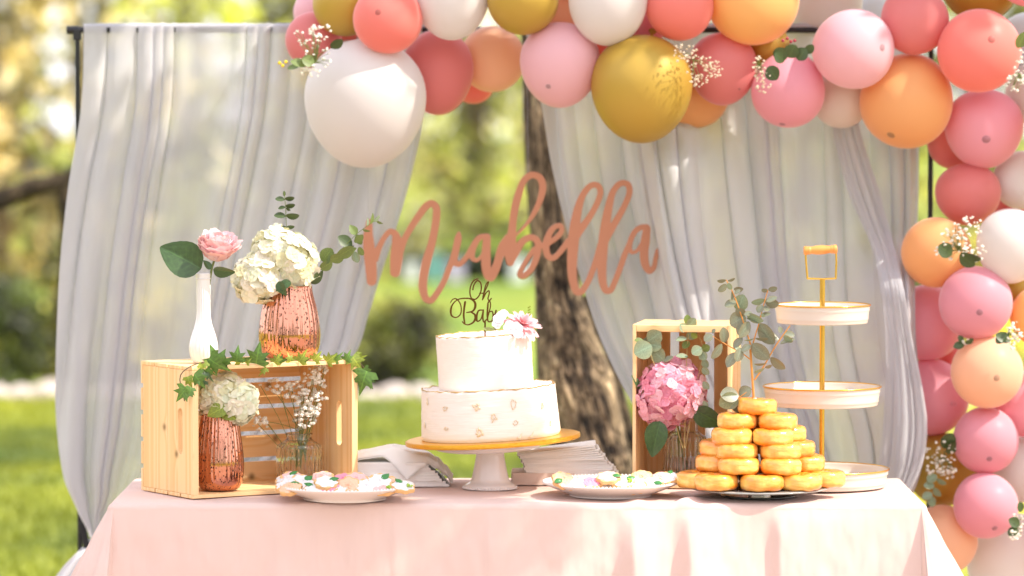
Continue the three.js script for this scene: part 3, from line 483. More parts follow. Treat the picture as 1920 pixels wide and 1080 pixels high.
// leaf from pixel a to pixel b; face 0..1 turns it edge-on
function leafAt(parent, geo, mat, ax, ay, bx, by, z, width = 1, roll = 0, tilt = 0, name = 'leaf') {
  const a = P(ax, ay, z), b = P(bx, by, z), d = b.clone().sub(a), len = d.length() * (1 / Math.cos(tilt));
  const o = mesh(name, geo, mat, parent); const dir = d.clone().normalize(), q = qTo(dir);
  o.position.copy(a.sub(parent.position)); o.quaternion.copy(new THREE.Quaternion().setFromAxisAngle(dir, roll).multiply(new THREE.Quaternion().setFromAxisAngle(V(0, 0, 1).cross(dir).normalize(), -tilt)).multiply(q));
  o.scale.set(len * width, len, len); return o;
}
function blossomSprig(label, ax, ay, blobs, z, n, size, leaves = [], stemEvery = 2, group = "sprigs of baby's breath tucked among the balloons", bud = whitePetal) {
  const t = thing('blossom_sprig', label, 'flowers', group), o = P(ax, ay, z); t.position.copy(o);
  const st = new MB(), bl = new MB();
  for (let i = 0; i < n; i++) {
    const b = blobs[i % blobs.length], r = Math.sqrt(rnd()), a = rr(0, 6.283), q = P(b[0] + Math.cos(a) * r * b[2], b[1] + Math.sin(a) * r * (b[3] ?? b[2]), z + rr(-0.02, 0.045)).sub(o);
    bl.add(budGeo, mat4(q, qEuler(rr(0, 2.4), rr(0, 6), rr(-0.5, 0.5)), size * rr(0.6, 1.2)));
    if (i % stemEvery === 0) st.add(tube([V(0, 0, 0), q.clone().multiplyScalar(0.55).add(V(rr(-0.006, 0.006), 0.004, 0)), q], 0.0006, 5, 4));
  }
  st.build('stem', stemMat, t); const b = bl.build('blossoms', bud, t); b.userData.kind = 'stuff';
  for (const [geo, mat, x0, y0, x1, y1, w, roll, tilt] of leaves) leafAt(t, geo, EUC[mat], x0, y0, x1, y1, z + 0.03, w, roll, tilt);
  return t;
}
{
  const R = roundLeaf, ZB = -0.85;
  const s1 = blossomSprig("sprig of baby's breath on the dusty rose balloon at the left end of the arch", 590, 118, [[575, 72, 28, 20], [600, 60, 22, 16], [592, 108, 30, 26], [582, 135, 18, 14]], ZB, 90, 0.0052, [[R, 'green', 590, 120, 566, 112, 1, 0.4, 0.3], [R, 'green', 575, 122, 545, 118, 0.7, 0.6, 0.2], [R, 'green', 560, 124, 540, 132, 0.8, 0.9, 0.2], [R, 'dark', 620, 90, 640, 72, 0.8, 0.5, 0.3]]);
  { const y = std({ color: lin(0.75, 0.55, 0.03), roughness: 0.7 }), b = new MB(); for (const [x, yy] of [[524, 118], [536, 116], [530, 123]]) b.add(new THREE.IcosahedronGeometry(0.0045, 2), mat4(P(x, yy, ZB + 0.03).sub(s1.position))); b.build('yellow_bud', y, s1); }
  const dry = phys({ color: lin(0.78, 0.66, 0.48), roughness: 0.9, transmission: 0.2 });
  blossomSprig("cream baby's breath between the largest gold balloon and the rose one", 1300, 112, [[1285, 100, 24, 20], [1315, 125, 30, 26], [1338, 130, 18, 16], [1312, 150, 18, 14]], ZB + 0.02, 130, 0.0042, [], 9, undefined, dry);
  const s3 = blossomSprig("cream baby's breath with round green leaves on the pink balloon", 1425, 128, [[1422, 128, 16, 22], [1432, 155, 16, 20]], ZB, 60, 0.0042, [[R, 'dark', 1455, 112, 1470, 90, 1.2, 0.2, 0.2], [R, 'dark', 1478, 108, 1490, 84, 1.2, 0.1, 0.2], [R, 'dark', 1495, 112, 1512, 92, 1.1, -0.3, 0.2], [R, 'dark', 1440, 125, 1458, 148, 1.1, 0.3, 0.2], [R, 'dark', 1470, 116, 1452, 100, 1, 0.2, 0.3], [R, 'dark', 1510, 100, 1524, 84, 0.9, 0.2, 0.2]], 2, undefined, dry);
  { const y = std({ color: lin(0.35, 0.03, 0.05), roughness: 0.4 }), b = new MB(); for (const [x, yy] of [[1468, 76], [1476, 72], [1483, 78], [1490, 76]]) b.add(new THREE.IcosahedronGeometry(0.0042, 2), mat4(P(x, yy, ZB + 0.03).sub(s3.position))); b.build('red_berry', y, s3); }
  blossomSprig("baby's breath beside the salmon coral balloon at the right edge", 1915, 140, [[1902, 155, 18, 16], [1915, 120, 14, 30]], ZB + 0.04, 50, 0.0045, [[R, 'green', 1908, 90, 1920, 60, 0.8, 0.3, 0.2]]);
  blossomSprig("baby's breath over the orange and white balloons of the column", 1800, 470, [[1788, 440, 26, 22], [1820, 425, 24, 20], [1790, 470, 38, 18], [1828, 470, 24, 20]], ZB + 0.03, 110, 0.0050, [[R, 'dark', 1785, 478, 1758, 462, 1, 0.2, 0.3], [R, 'dark', 1800, 476, 1828, 496, 0.9, 0.5, 0.2], [R, 'dark', 1810, 478, 1840, 482, 0.8, 0.9, 0.2]]);
  blossomSprig("baby's breath with dark leaves right of the peach orange balloon", 1890, 628, [[1902, 622, 16, 20], [1898, 640, 14, 14]], ZB + 0.05, 44, 0.0052, [[R, 'dark', 1895, 638, 1866, 630, 0.8, 0.4, 0.2], [R, 'dark', 1886, 628, 1870, 645, 0.9, 0.5, 0.3]]);
  blossomSprig("baby's breath with drooping eucalyptus on the low gold balloon", 1770, 860, [[1765, 850, 30, 26], [1752, 870, 22, 22], [1775, 885, 18, 12]], ZB - 0.12, 80, 0.0055, [[R, 'dark', 1768, 840, 1785, 812, 1, 0.3, 0.2], [R, 'dark', 1775, 850, 1790, 828, 1, 0.6, 0.2], [R, 'sage', 1756, 890, 1740, 905, 1, 0.6, 0.2], [R, 'sage', 1756, 898, 1775, 905, 0.8, 0.8, 0.2], [R, 'sage', 1752, 910, 1732, 912, 0.9, 0.5, 0.2], [R, 'sage', 1750, 915, 1765, 928, 0.9, 0.7, 0.2], [R, 'sage', 1748, 925, 1730, 935, 0.9, 0.4, 0.2], [R, 'sage', 1746, 930, 1750, 950, 0.9, 0.4, 0.2]]);
  blossomSprig("baby's breath with dark leaves low at the right picture edge", 1905, 985, [[1908, 985, 14, 24], [1902, 1005, 10, 12]], ZB + 0.05, 44, 0.0052, [[R, 'dark', 1912, 985, 1890, 975, 0.9, 0.3, 0.3], [R, 'dark', 1908, 990, 1892, 1005, 0.9, 0.5, 0.3], [R, 'dark', 1915, 960, 1908, 942, 0.9, 0.5, 0.3]]);
  blossomSprig("tiny dark leaved sprig above the peach orange balloon", 1805, 645, [[1808, 640, 10, 8]], ZB - 0.06, 10, 0.004, [[R, 'dark', 1808, 645, 1788, 652, 0.8, 0.4, 0.2], [R, 'dark', 1806, 643, 1796, 630, 0.8, 0.4, 0.2], [R, 'dark', 1810, 644, 1824, 634, 0.8, 0.4, 0.2]]);
}
// ---------------------------------------------------------------- table cloth
const TX = 0.012, TW = 0.928, TD = 0.61;
const ridge = (px, A, wl, wr, x) => { const d = (x - (px - 960) / 833) * 833; return A * Math.exp(-Math.pow(d / (d < 0 ? wl : wr), 2)); };
const frontFold = (x) => ridge(1194, 0.034, 22, 46, x) + ridge(1296, 0.040, 18, 60, x) + ridge(1466, 0.026, 15, 90, x) + ridge(918, 0.008, 10, 70, x) + ridge(655, 0.007, 22, 90, x) + ridge(590, 0.005, 16, 20, x) + ridge(410, 0.005, 70, 80, x) + ridge(800, 0.004, 40, 40, x) + ridge(1610, 0.009, 40, 60, x) + ridge(300, 0.008, 26, 60, x) + ridge(520, 0.010, 22, 80, x) + ridge(745, 0.010, 18, 60, x) + ridge(1540, 0.008, 18, 50, x) + ridge(1080, 0.006, 50, 40, x);
const topBump = (x, z) => { const e = sstep(z, -0.2, -0.01); return 0.012 * e * Math.exp(-Math.pow((x - 0.392 + (z + 0.02) * 0.3) / 0.020, 2)) + 0.006 * e * Math.exp(-Math.pow((x - 0.285) / 0.02, 2)) + 0.0035 * Math.exp(-Math.pow((x - 0.05 - z * 0.4) / 0.03, 2)) * sstep(z, -0.35, -0.1) + 0.0012 * N3(x * 9, z * 9, 4); };
const clothBump = grey(512, 512, (u, v, x, y) => 0.5 + tile(u, v, 5, 2, 3) * 0.35 + ((x + y) % 2 ? 0.05 : -0.05), 2, 2);
const blush = phys({ color: lin(0.70, 0.515, 0.45), roughness: 0.85, sheen: 0.35, sheenRoughness: 0.5, sheenColor: lin(0.9, 0.75, 0.7), bumpMap: clothBump, bumpScale: 0.007 });
{
  const t = thing('tablecloth', 'blush pink tablecloth hanging in folds over the long table', 'tablecloth');
  const r = 0.016, rc = 0.03, topG = sheet(160, 60, (u, v) => { const x = lerp(-TW + r, TW - r, u), z = lerp(-TD + r, -r, v); return V(TX + x, TOP + topBump(TX + x, z) - 0.001, z); }, [1.84, 0.61]);
  // outline, walked front-left -> front-right -> back
  const loop = []; const add = (x, z, nx, nz) => loop.push([x, z, nx, nz]);
  const hw = TW - r, z0 = -TD + r, z1 = -r;
  for (let i = 0; i <= 400; i++) add(lerp(-hw, hw, i / 400), z1, 0, 1);
  const corner = (cx, cz, a0) => { for (let i = 1; i < 24; i++) { const a = a0 + (i / 24) * (Math.PI / 2); add(cx, cz, Math.sin(a), Math.cos(a)); } };
  corner(hw, z1, 0); for (let i = 0; i <= 60; i++) add(hw, lerp(z1, z0, i / 60), 1, 0);
  corner(hw, z0, Math.PI / 2); for (let i = 0; i <= 80; i++) add(lerp(hw, -hw, i / 80), z0, 0, -1);
  corner(-hw, z0, Math.PI); for (let i = 0; i <= 60; i++) add(-hw, lerp(z0, z1, i / 60), -1, 0);
  corner(-hw, z1, 1.5 * Math.PI); loop.push(loop[0]);
  const n = loop.length - 1, cum = [0]; for (let i = 1; i <= n; i++) cum.push(cum[i - 1] + Math.hypot(loop[i][0] + loop[i][2] * 0.02 - loop[i - 1][0] - loop[i - 1][2] * 0.02, loop[i][1] + loop[i][3] * 0.02 - loop[i - 1][1] - loop[i - 1][3] * 0.02));
  const NV = 70;
  const skirt = sheet(n, NV, (u, v) => {
    const [x, z, nx, nz] = loop[Math.round(u * n)], arc = 8 / NV, a = Math.min(1, v / arc) * Math.PI / 2, t = Math.max(0, (v - arc) / (1 - arc)) * 0.70;
    const cx = hw - Math.abs(x), front = nz > 0.999, cornerW = Math.abs(nx) > 0.001 && Math.abs(nz) > 0.001 ? 1 : front ? Math.exp(-cx / 0.05) * 0.25 : Math.abs(nx) > 0.99 ? Math.exp(-(Math.min(z1 - z, z - z0)) / 0.12) * 0.5 : 0;
    const ramp = (t / (t + 0.05)) * (1 + t * 0.9);
    let o = r * Math.sin(a) + (front ? 0.13 : 0.05) * t + cornerW * 0.5 * t * (1 - 0.45 * t) + (Math.abs(nx) > 0.99 ? 0.05 * t : 0);
    const ff = front ? frontFold(TX + x) * Math.min(1, cx / 0.06) : 0.004 * N3(u * 90, 2, 2) + (Math.abs(nx) < 0.99 ? 0.01 * N3(u * 60, 3) : 0);
    const wrk = 0.013 * fbm((TX + x) * 5, t * 2.5, nx * 3 + 2, 3) * Math.min(1, t * 14) + 0.0034 * fbm((TX + x) * 30, t * 14, 6, 2) * Math.min(1, t * 20);
    o += ff * ramp + wrk;
    const tb = topBump(TX + x, z) * Math.cos(a) + (front ? 0.004 * N3((TX + x) * 7, 3, 1) * Math.sin(a) * Math.min(1, cx / 0.1) : 0);
    return V(TX + x + nx * o, TOP - 0.001 + tb - r * (1 - Math.cos(a)) - t - Math.max(0, ff) * 0.15 * Math.min(1, t * 10), z + nz * o);
  }, [cum[n], 0.75]);
  mesh('top', topG, blush, t); mesh('skirt', skirt, blush, t);
}

// ---------------------------------------------------------------- wooden crates
const woodTex = (s, knots) => texture(1024, 256, (u, v) => {
  let d = 0; for (const [ku, kv] of knots) { const e = Math.hypot((u - ku) * 7, (v - kv) * 3.2); d += 0.16 * Math.exp(-e * e * 6) * Math.sign(v - kv || 1); }
  const w = v + d * 0.6 + 0.035 * fbm(u * 2.2 + s, v * 3, s, 3), ring = Math.pow(0.5 + 0.5 * Math.sin(w * 30 + 9 * N3(w * 3.3, s)), 2), fine = fbm(u * 3 + s, v * 120, s, 2);
  let k = 0.98 - 0.035 * ring + 0.05 * fine; let kn = 0; for (const [ku, kv] of knots) kn += Math.exp(-Math.pow(Math.hypot((u - ku) * 60, (v - kv) * 16), 2)); k -= kn * 0.38;
  return [0.98 * k, (0.825 - 0.035 * ring) * k - kn * 0.03, (0.61 - 0.07 * ring) * k - kn * 0.06];
}, true);
const WOODS = [woodTex(1.3, [[0.3, 0.35]]), woodTex(5.1, [[0.72, 0.6], [0.18, 0.8]]), woodTex(8.7, []), woodTex(3.3, [[0.55, 0.3]])].map((m) => std({ map: m, roughness: 0.62 }));
let boardN = 0;
function boardUV(g, ax) {                              // grain along axis ax; metres -> texture
  const p = g.attributes.position, nrm = g.attributes.normal, uv = new Float32Array(p.count * 2), o1 = rnd(), o2 = rnd();
  for (let i = 0; i < p.count; i++) { const c = [p.getX(i), p.getY(i), p.getZ(i)], nn = [nrm.getX(i), nrm.getY(i), nrm.getZ(i)].map(Math.abs), f = nn.indexOf(Math.max(...nn)); const others = [0, 1, 2].filter((k) => k !== f); let a = ax, b = others.find((k) => k !== ax); if (f === ax) { a = others[0]; b = others[1]; } uv[i * 2] = c[a] * 2.2 + o1; uv[i * 2 + 1] = c[b] * 8 + o2; }
  g.setAttribute('uv', new THREE.BufferAttribute(uv, 2)); return g;
}
function board(parent, name, w, h, d, x, y, z, ax) { const g = new RoundedBoxGeometry(w, h, d, 2, 0.0014); boardUV(g, ax); const m = mesh(name, g, WOODS[boardN++ % 4], parent); m.position.set(x, y, z); return m; }
function slotBoard(parent, name, w, h, t, x, y, z, slotW, slotH) {   // board in the zy plane, thickness along x, with a rounded hand hole
  const s = new THREE.Shape(); s.moveTo(-w / 2, -h / 2); s.lineTo(w / 2, -h / 2); s.lineTo(w / 2, h / 2); s.lineTo(-w / 2, h / 2); s.closePath();
  const p = new THREE.Path(), r = slotW / 2, k = slotH / 2 - r; p.absarc(0, k, r, 0, Math.PI, false); p.absarc(0, -k, r, Math.PI, 2 * Math.PI, false); p.closePath(); s.holes.push(p);
  const g = new THREE.ExtrudeGeometry(s, { depth: t - 0.003, bevelEnabled: true, bevelThickness: 0.0015, bevelSize: 0.0012, bevelOffset: -0.0012, bevelSegments: 2, curveSegments: 16 }).translate(0, 0, -(t - 0.003) / 2).rotateY(Math.PI / 2);
  boardUV(g, 1); const m = mesh(name, g, WOODS[boardN++ % 4], parent); m.position.set(x, y, z); return m;
}
// length along x, height along y, open towards +z
function crate(t, L, H, D, nSide, nBack, gapBack, slot) {
  const e = 0.016, s = 0.009, b = 0.008, hin = H - 2 * s, hw = D / 2;
  for (const sx of [-1, 1]) {
    const x = sx * (L / 2 - e / 2 - 0.001);
    if (slot) slotBoard(t, 'end_board', hw - 0.001, hin, e, x, H / 2, -hw / 2, 0.022, 0.105); else board(t, 'end_board', e, hin, hw - 0.001, x, H / 2, -hw / 2, 1);
    board(t, 'end_board', e, hin, hw - 0.001, x, H / 2, -hw * 1.5, 1);
  }
  const g = 0.0055, sw = (D - g * (nSide - 1)) / nSide;
  for (const y of [s / 2, H - s / 2]) for (let i = 0; i < nSide; i++) board(t, y < 0.1 ? 'bottom_slat' : 'top_slat', L, s - 0.0006, sw, 0, y, -sw / 2 - i * (sw + g), 0);
  const bw = (H - gapBack * (nBack - 1)) / nBack;
  for (let i = 0; i < nBack; i++) board(t, 'back_slat', L, bw, b, 0, bw / 2 + i * (bw + gapBack), -D - b / 2 - 0.0006, 0);
}
const crateA = thing('wooden_crate', 'pale pine crate lying on its side with vases on and in it', 'crate', 'pine crates on the table');
const A0 = P(361, 941.6, -0.08), thA = THREE.MathUtils.degToRad(33);
const LA = 0.440, HA = 0.302, DA = 0.242;
crate(crateA, LA, HA, DA, 4, 5, 0.0105, true);
crateA.rotation.y = thA;
crateA.position.set(A0.x + Math.cos(thA) * LA / 2, TOP + 0.0012, -0.08 - Math.sin(thA) * LA / 2);
const inA = (x, y, z) => V(x, y, z).applyAxisAngle(YAX, thA).add(crateA.position);
{
  const t = thing('wooden_crate', 'slim pine crate standing on end behind the pink hydrangea', 'crate', 'pine crates on the table');
  const in1 = new THREE.Group(); t.add(in1);
  const L = 0.384, H = 0.232, D = 0.2;
  crate(t, L, H, D, 3, 3, 0.021, false); t.remove(in1);
  const b = P(1185.5, 900, -0.34); const th = THREE.MathUtils.degToRad(-9.5);
  t.rotation.set(0, th, Math.PI / 2, 'YXZ');
  // after the turn the length runs upwards and the height runs to the left
  const left = V(-H, 0, 0).applyAxisAngle(YAX, th);
  t.position.set(b.x - left.x, TOP + L / 2 + 0.001, -0.34 - left.z);
}

// ---------------------------------------------------------------- vases
function fluted(pts, n, amp, seg = 120, y0 = -1, y1 = 9, np = 70) { const g = smoothLathe(pts, seg, np); return warp(g, (v) => { const r = Math.hypot(v.x, v.z); if (r < 1e-5) return; const a = Math.atan2(v.z, v.x), k = 1 + (amp / Math.max(r, 0.01)) * (Math.abs(Math.cos((a * n) / 2)) - 0.6) * sstep(v.y, y0, y0 + 0.012) * (1 - sstep(v.y, y1 - 0.012, y1)); v.x *= k; v.z *= k; }); }
const specks = []; { for (let i = 0; i < 1500; i++) specks.push([rnd(), Math.pow(rnd(), 0.8), rr(0.0018, 0.006), rr(0.4, 1)]); }
const mercTex = (() => { const W = 1024, H = 512, a = new Float32Array(W * H); for (const [u, v, r, k] of specks) { const R = Math.ceil(r * W), cx = u * W, cy = v * H; for (let j = -R; j <= R; j++) for (let i = -R; i <= R; i++) { const d = Math.hypot(i, j) / (r * W) + 0.5 * N3((cx + i) * 0.3, (cy + j) * 0.3, 2); if (d < 1) { const x = ((Math.round(cx + i) % W) + W) % W, y = Math.round(cy + j); if (y >= 0 && y < H) a[y * W + x] = Math.max(a[y * W + x], k * Math.min(1, (1 - d) * 2.5)); } } } return { W, H, a }; })();
const mercMap = texture(1024, 512, (u, v, x, y) => { const k = mercTex.a[y * 1024 + x], c = tile(u, v, 4, 3) * 0.1; return [lerp(0.94, 0.14, k) + c * 0.3, lerp(0.68 + c, 0.08, k), lerp(0.58 + c, 0.05, k)]; }, true);
const mercRough = texture(1024, 512, (u, v, x, y) => { const k = mercTex.a[y * 1024 + x]; return [0, 0.10 + 0.5 * k, 1 - 0.7 * k]; }, false);
const copper = phys({ map: mercMap, color: lin(0.80, 0.76, 0.71), roughness: 1, metalness: 1, roughnessMap: mercRough, metalnessMap: mercRough });
function mercuryVase(label, pos, h, r, mouth) {
  const t = thing('mercury_vase', label, 'vase', 'fluted copper mercury glass vases'); t.position.copy(pos);
  const prof = [[0.0, 0.002], [r * 0.55, 0.0], [r * 0.78, 0.004], [r * 0.93, h * 0.10], [r, h * 0.28], [r * 0.985, h * 0.45], [r * 0.90, h * 0.68], [mouth * 1.06, h * 0.88], [mouth, h]];
  mesh('body', fluted(prof, 30, 0.0015, 180, h * 0.12, h * 1.1), copper, t);
  mesh('rim', new THREE.TorusGeometry(mouth, 0.0016, 8, 60).rotateX(Math.PI / 2).translate(0, h, 0), copper, t);
  mesh('inside', smoothLathe([[mouth - 0.003, h - 0.001], [mouth * 0.98, h * 0.85], [r * 0.86, h * 0.5], [r * 0.85, 0.012], [0, 0.012]], 48, 30), std({ color: lin(0.25, 0.1, 0.06), roughness: 0.4, metalness: 0.7 }), t);
  return t;
}
const crateTopY = crateA.position.y + HA;
const upP = (() => { const p = P(543, 672, -0.345); return V(p.x, crateTopY + 0.0015, -0.345); })();
mercuryVase('speckled copper glass vase on top of the crate with a white hydrangea', upP, 0.170, 0.0715, 0.052);
const loZ = -0.19, loP = V(P(412, 900, loZ).x, crateA.position.y + 0.0105, loZ);
mercuryVase('speckled copper glass vase inside the crate with a white hydrangea', loP, 0.178, 0.0555, 0.042);
const milk = phys({ color: lin(0.86, 0.84, 0.81), roughness: 0.22, clearcoat: 0.4, clearcoatRoughness: 0.1, transmission: 0.12 });
const bvZ = -0.20, bvP = V(P(382, 676, bvZ).x, crateTopY + 0.0015, bvZ);
{
  const t = thing('bud_vase', 'tall white milk glass bud vase at the left end of the crate', 'vase'); t.position.copy(bvP);
  const h = 0.207;
  mesh('body', fluted([[0, 0.001], [0.018, 0.0], [0.026, 0.004], [0.032, 0.022], [0.0328, 0.04], [0.028, 0.062], [0.0205, 0.085], [0.0165, 0.105], [0.0155, 0.13], [0.016, 0.16], [0.0168, 0.19], [0.0172, 0.196], [0.0178, h - 0.002], [0.0165, h], [0.0148, h - 0.004], [0.0138, 0.16], [0.0135, 0.11]], 22, 0.0011, 132, 0.01, 0.185), milk, t);
  mesh('rim', new THREE.TorusGeometry(0.0172, 0.0013, 8, 48).rotateX(Math.PI / 2).translate(0, h - 0.013, 0), milk, t);
}
const glass = phys({ color: lin(0.97, 0.97, 0.96), roughness: 0.03, transmission: 1, thickness: 0.004, ior: 1.47 });
const water = phys({ color: lin(0.97, 0.98, 0.97), roughness: 0.0, transmission: 1, thickness: 0.05, ior: 1.33 });
function glassBottle(label, pos, r, bodyH, neckR, h, wat) {
  const t = thing('glass_bottle', label, 'bottle', 'ribbed clear glass bottles'); t.position.copy(pos);
  const o = lathe([[0, 0.0], [r - 0.006, 0], [r - 0.001, 0.004], [r, 0.01], [r, bodyH - 0.012], [r - 0.002, bodyH - 0.004], [r - 0.009, bodyH], [neckR + 0.006, bodyH + 0.005], [neckR, bodyH + 0.011], [neckR, h - 0.006], [neckR + 0.003, h - 0.003], [neckR + 0.002, h], [neckR - 0.002, h], [neckR - 0.003, h - 0.005], [neckR - 0.003, bodyH + 0.010], [r - 0.011, bodyH - 0.003], [r - 0.004, bodyH - 0.009], [r - 0.0045, 0.014], [r - 0.008, 0.007], [0, 0.006]], 144);
  warp(o, (v) => { const q = Math.hypot(v.x, v.z); if (q < r - 0.0042 || v.y < 0.008 || v.y > bodyH - 0.008) return; const a = Math.atan2(v.z, v.x), k = 1 + (0.0016 / q) * Math.cos(a * 24); v.x *= k; v.z *= k; });
  mesh('body', o, glass, t);
  if (wat) mesh('water', lathe([[0, 0.0072], [r - 0.0092, 0.0082], [r - 0.0055, 0.015], [r - 0.0055, wat], [0, wat]], 64), water, t);
  return t;
}
const gbA = V(P(561, 860, -0.35).x, crateA.position.y + 0.0105, -0.35);
glassBottle("ribbed clear glass bottle of baby's breath inside the crate", gbA, 0.0530, 0.094, 0.029, 0.118, 0);
const gbB = V(P(1284, 860, -0.42).x, TOP + 0.0115, -0.42);
glassBottle('ribbed clear glass bottle holding the pink hydrangea', gbB, 0.0510, 0.108, 0.030, 0.150, 0.055);

// ---------------------------------------------------------------- flowers
const floretGeo = (seedv) => { const b = new MB(); for (let i = 0; i < 4; i++) { const a = (i * Math.PI) / 2 + 0.1 * Math.sin(seedv * 7 + i), pet = sheet(5, 5, (u, v) => { const s = (u - 0.5) * 2, w = 0.40 * Math.pow(Math.sin(Math.PI * clamp(Math.pow(v, 0.85) * 0.8 + 0.14, 0, 1)), 0.55), x = s * w; return V(x, 0.13 * v * v * Math.sin(seedv + i * 1.7) + 0.16 * x * x * (1 + 0.6 * Math.cos(i + seedv)) + 0.03 * Math.sin(v * 9 + s * 3 + i), v * 0.62); }); b.add(pet, mat4(V(0, 0, 0), qEuler(-0.22 + 0.14 * Math.sin(seedv * 3 + i * 2), a, 0, 'YXZ'))); } b.add(new THREE.IcosahedronGeometry(0.06, 1), mat4(V(0, 0.03, 0))); return b.geo(); };
const FLORETS = [1, 2.3, 3.9, 5.2].map(floretGeo);
function hydrangea(name, label, group, lobes, z, size, n, mats, stemTo, leaves) {
  const t = thing(name, label, 'flower', group), c0 = P(lobes[0][0], lobes[0][1], z); t.position.copy(c0);
  const L = lobes.map(([x, y, r, dz = 0]) => ({ c: P(x, y, z + dz).sub(c0), r: r * M(z) }));
  L.forEach((l, li) => { for (let i = 0; i < n; i++) {
    const y = 1 - (2 * (i + 0.5)) / n, q = Math.sqrt(1 - y * y), a = i * 2.39996 + li, d = V(Math.cos(a) * q, y, Math.sin(a) * q);
    if (d.z < -0.75) continue;
    const p = l.c.clone().addScaledVector(d, l.r * rr(0.80, 0.99));
    if (L.some((o) => o !== l && o.c.distanceTo(p) < o.r * 0.86)) continue;
    const m = mesh('floret', FLORETS[i % 4], mats[Math.floor(rnd() * mats.length)], t);
    const nn = d.clone().add(V(rr(-0.35, 0.35), rr(-0.35, 0.35), rr(-0.2, 0.35))).normalize(); m.position.copy(p); m.quaternion.copy(qTo(nn).multiply(qEuler(0, rr(0, 6), 0))); m.scale.setScalar(size * rr(0.85, 1.2));
  } 
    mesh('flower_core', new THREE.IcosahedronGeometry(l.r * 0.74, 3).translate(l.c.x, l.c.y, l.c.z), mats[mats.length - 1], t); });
  const e = stemTo.clone().sub(c0); mesh('stem', tube([L[0].c.clone(), L[0].c.clone().lerp(e, 0.5).add(V(0.004, 0, 0)), e], 0.0035, 10, 8), stemMat, t);
  for (const [geo, mat, x0, y0, x1, y1, w, roll, tilt, dz] of leaves) leafAt(t, geo, EUC[mat], x0, y0, x1, y1, z + (dz ?? 0.04), w, roll, tilt);
  return t;
}
const petalMat = (r, g, b, tr = 0.3) => phys({ color: lin(r, g, b), roughness: 0.75, transmission: tr });
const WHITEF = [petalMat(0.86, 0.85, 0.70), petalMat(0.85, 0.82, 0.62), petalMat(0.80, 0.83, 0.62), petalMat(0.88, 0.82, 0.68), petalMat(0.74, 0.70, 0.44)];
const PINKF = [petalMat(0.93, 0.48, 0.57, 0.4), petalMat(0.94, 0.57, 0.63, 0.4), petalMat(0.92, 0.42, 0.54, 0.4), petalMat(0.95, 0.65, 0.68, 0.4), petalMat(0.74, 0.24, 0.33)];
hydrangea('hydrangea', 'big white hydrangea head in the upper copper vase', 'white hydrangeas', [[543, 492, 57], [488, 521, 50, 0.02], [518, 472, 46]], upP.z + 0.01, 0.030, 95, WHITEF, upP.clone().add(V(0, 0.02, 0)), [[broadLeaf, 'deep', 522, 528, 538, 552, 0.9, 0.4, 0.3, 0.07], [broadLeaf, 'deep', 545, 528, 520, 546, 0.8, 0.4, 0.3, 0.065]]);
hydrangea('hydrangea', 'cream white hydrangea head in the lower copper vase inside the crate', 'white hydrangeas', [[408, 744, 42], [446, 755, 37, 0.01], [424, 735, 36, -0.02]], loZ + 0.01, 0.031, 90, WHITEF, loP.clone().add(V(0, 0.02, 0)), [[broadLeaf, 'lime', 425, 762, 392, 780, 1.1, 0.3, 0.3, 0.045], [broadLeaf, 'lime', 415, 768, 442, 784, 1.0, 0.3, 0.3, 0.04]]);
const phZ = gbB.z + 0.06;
hydrangea('hydrangea', 'round pink hydrangea in the glass bottle before the slim crate', null, [[1256, 739, 67], [1268, 732, 58, -0.01]], phZ, 0.026, 170, PINKF, gbB.clone().add(V(0, 0.012, 0)), [[broadLeaf, 'deep', 1238, 790, 1222, 856, 0.9, 0.25, 0.1, 0.06], [broadLeaf, 'deep', 1303, 768, 1356, 796, 1.0, 0.35, 0.15, 0.03], [broadLeaf, 'deep', 1198, 730, 1184, 705, 0.8, 0.9, 0.2, 0.02], [broadLeaf, 'deep', 1200, 740, 1190, 760, 0.6, 1.1, 0.2, 0.02]]);
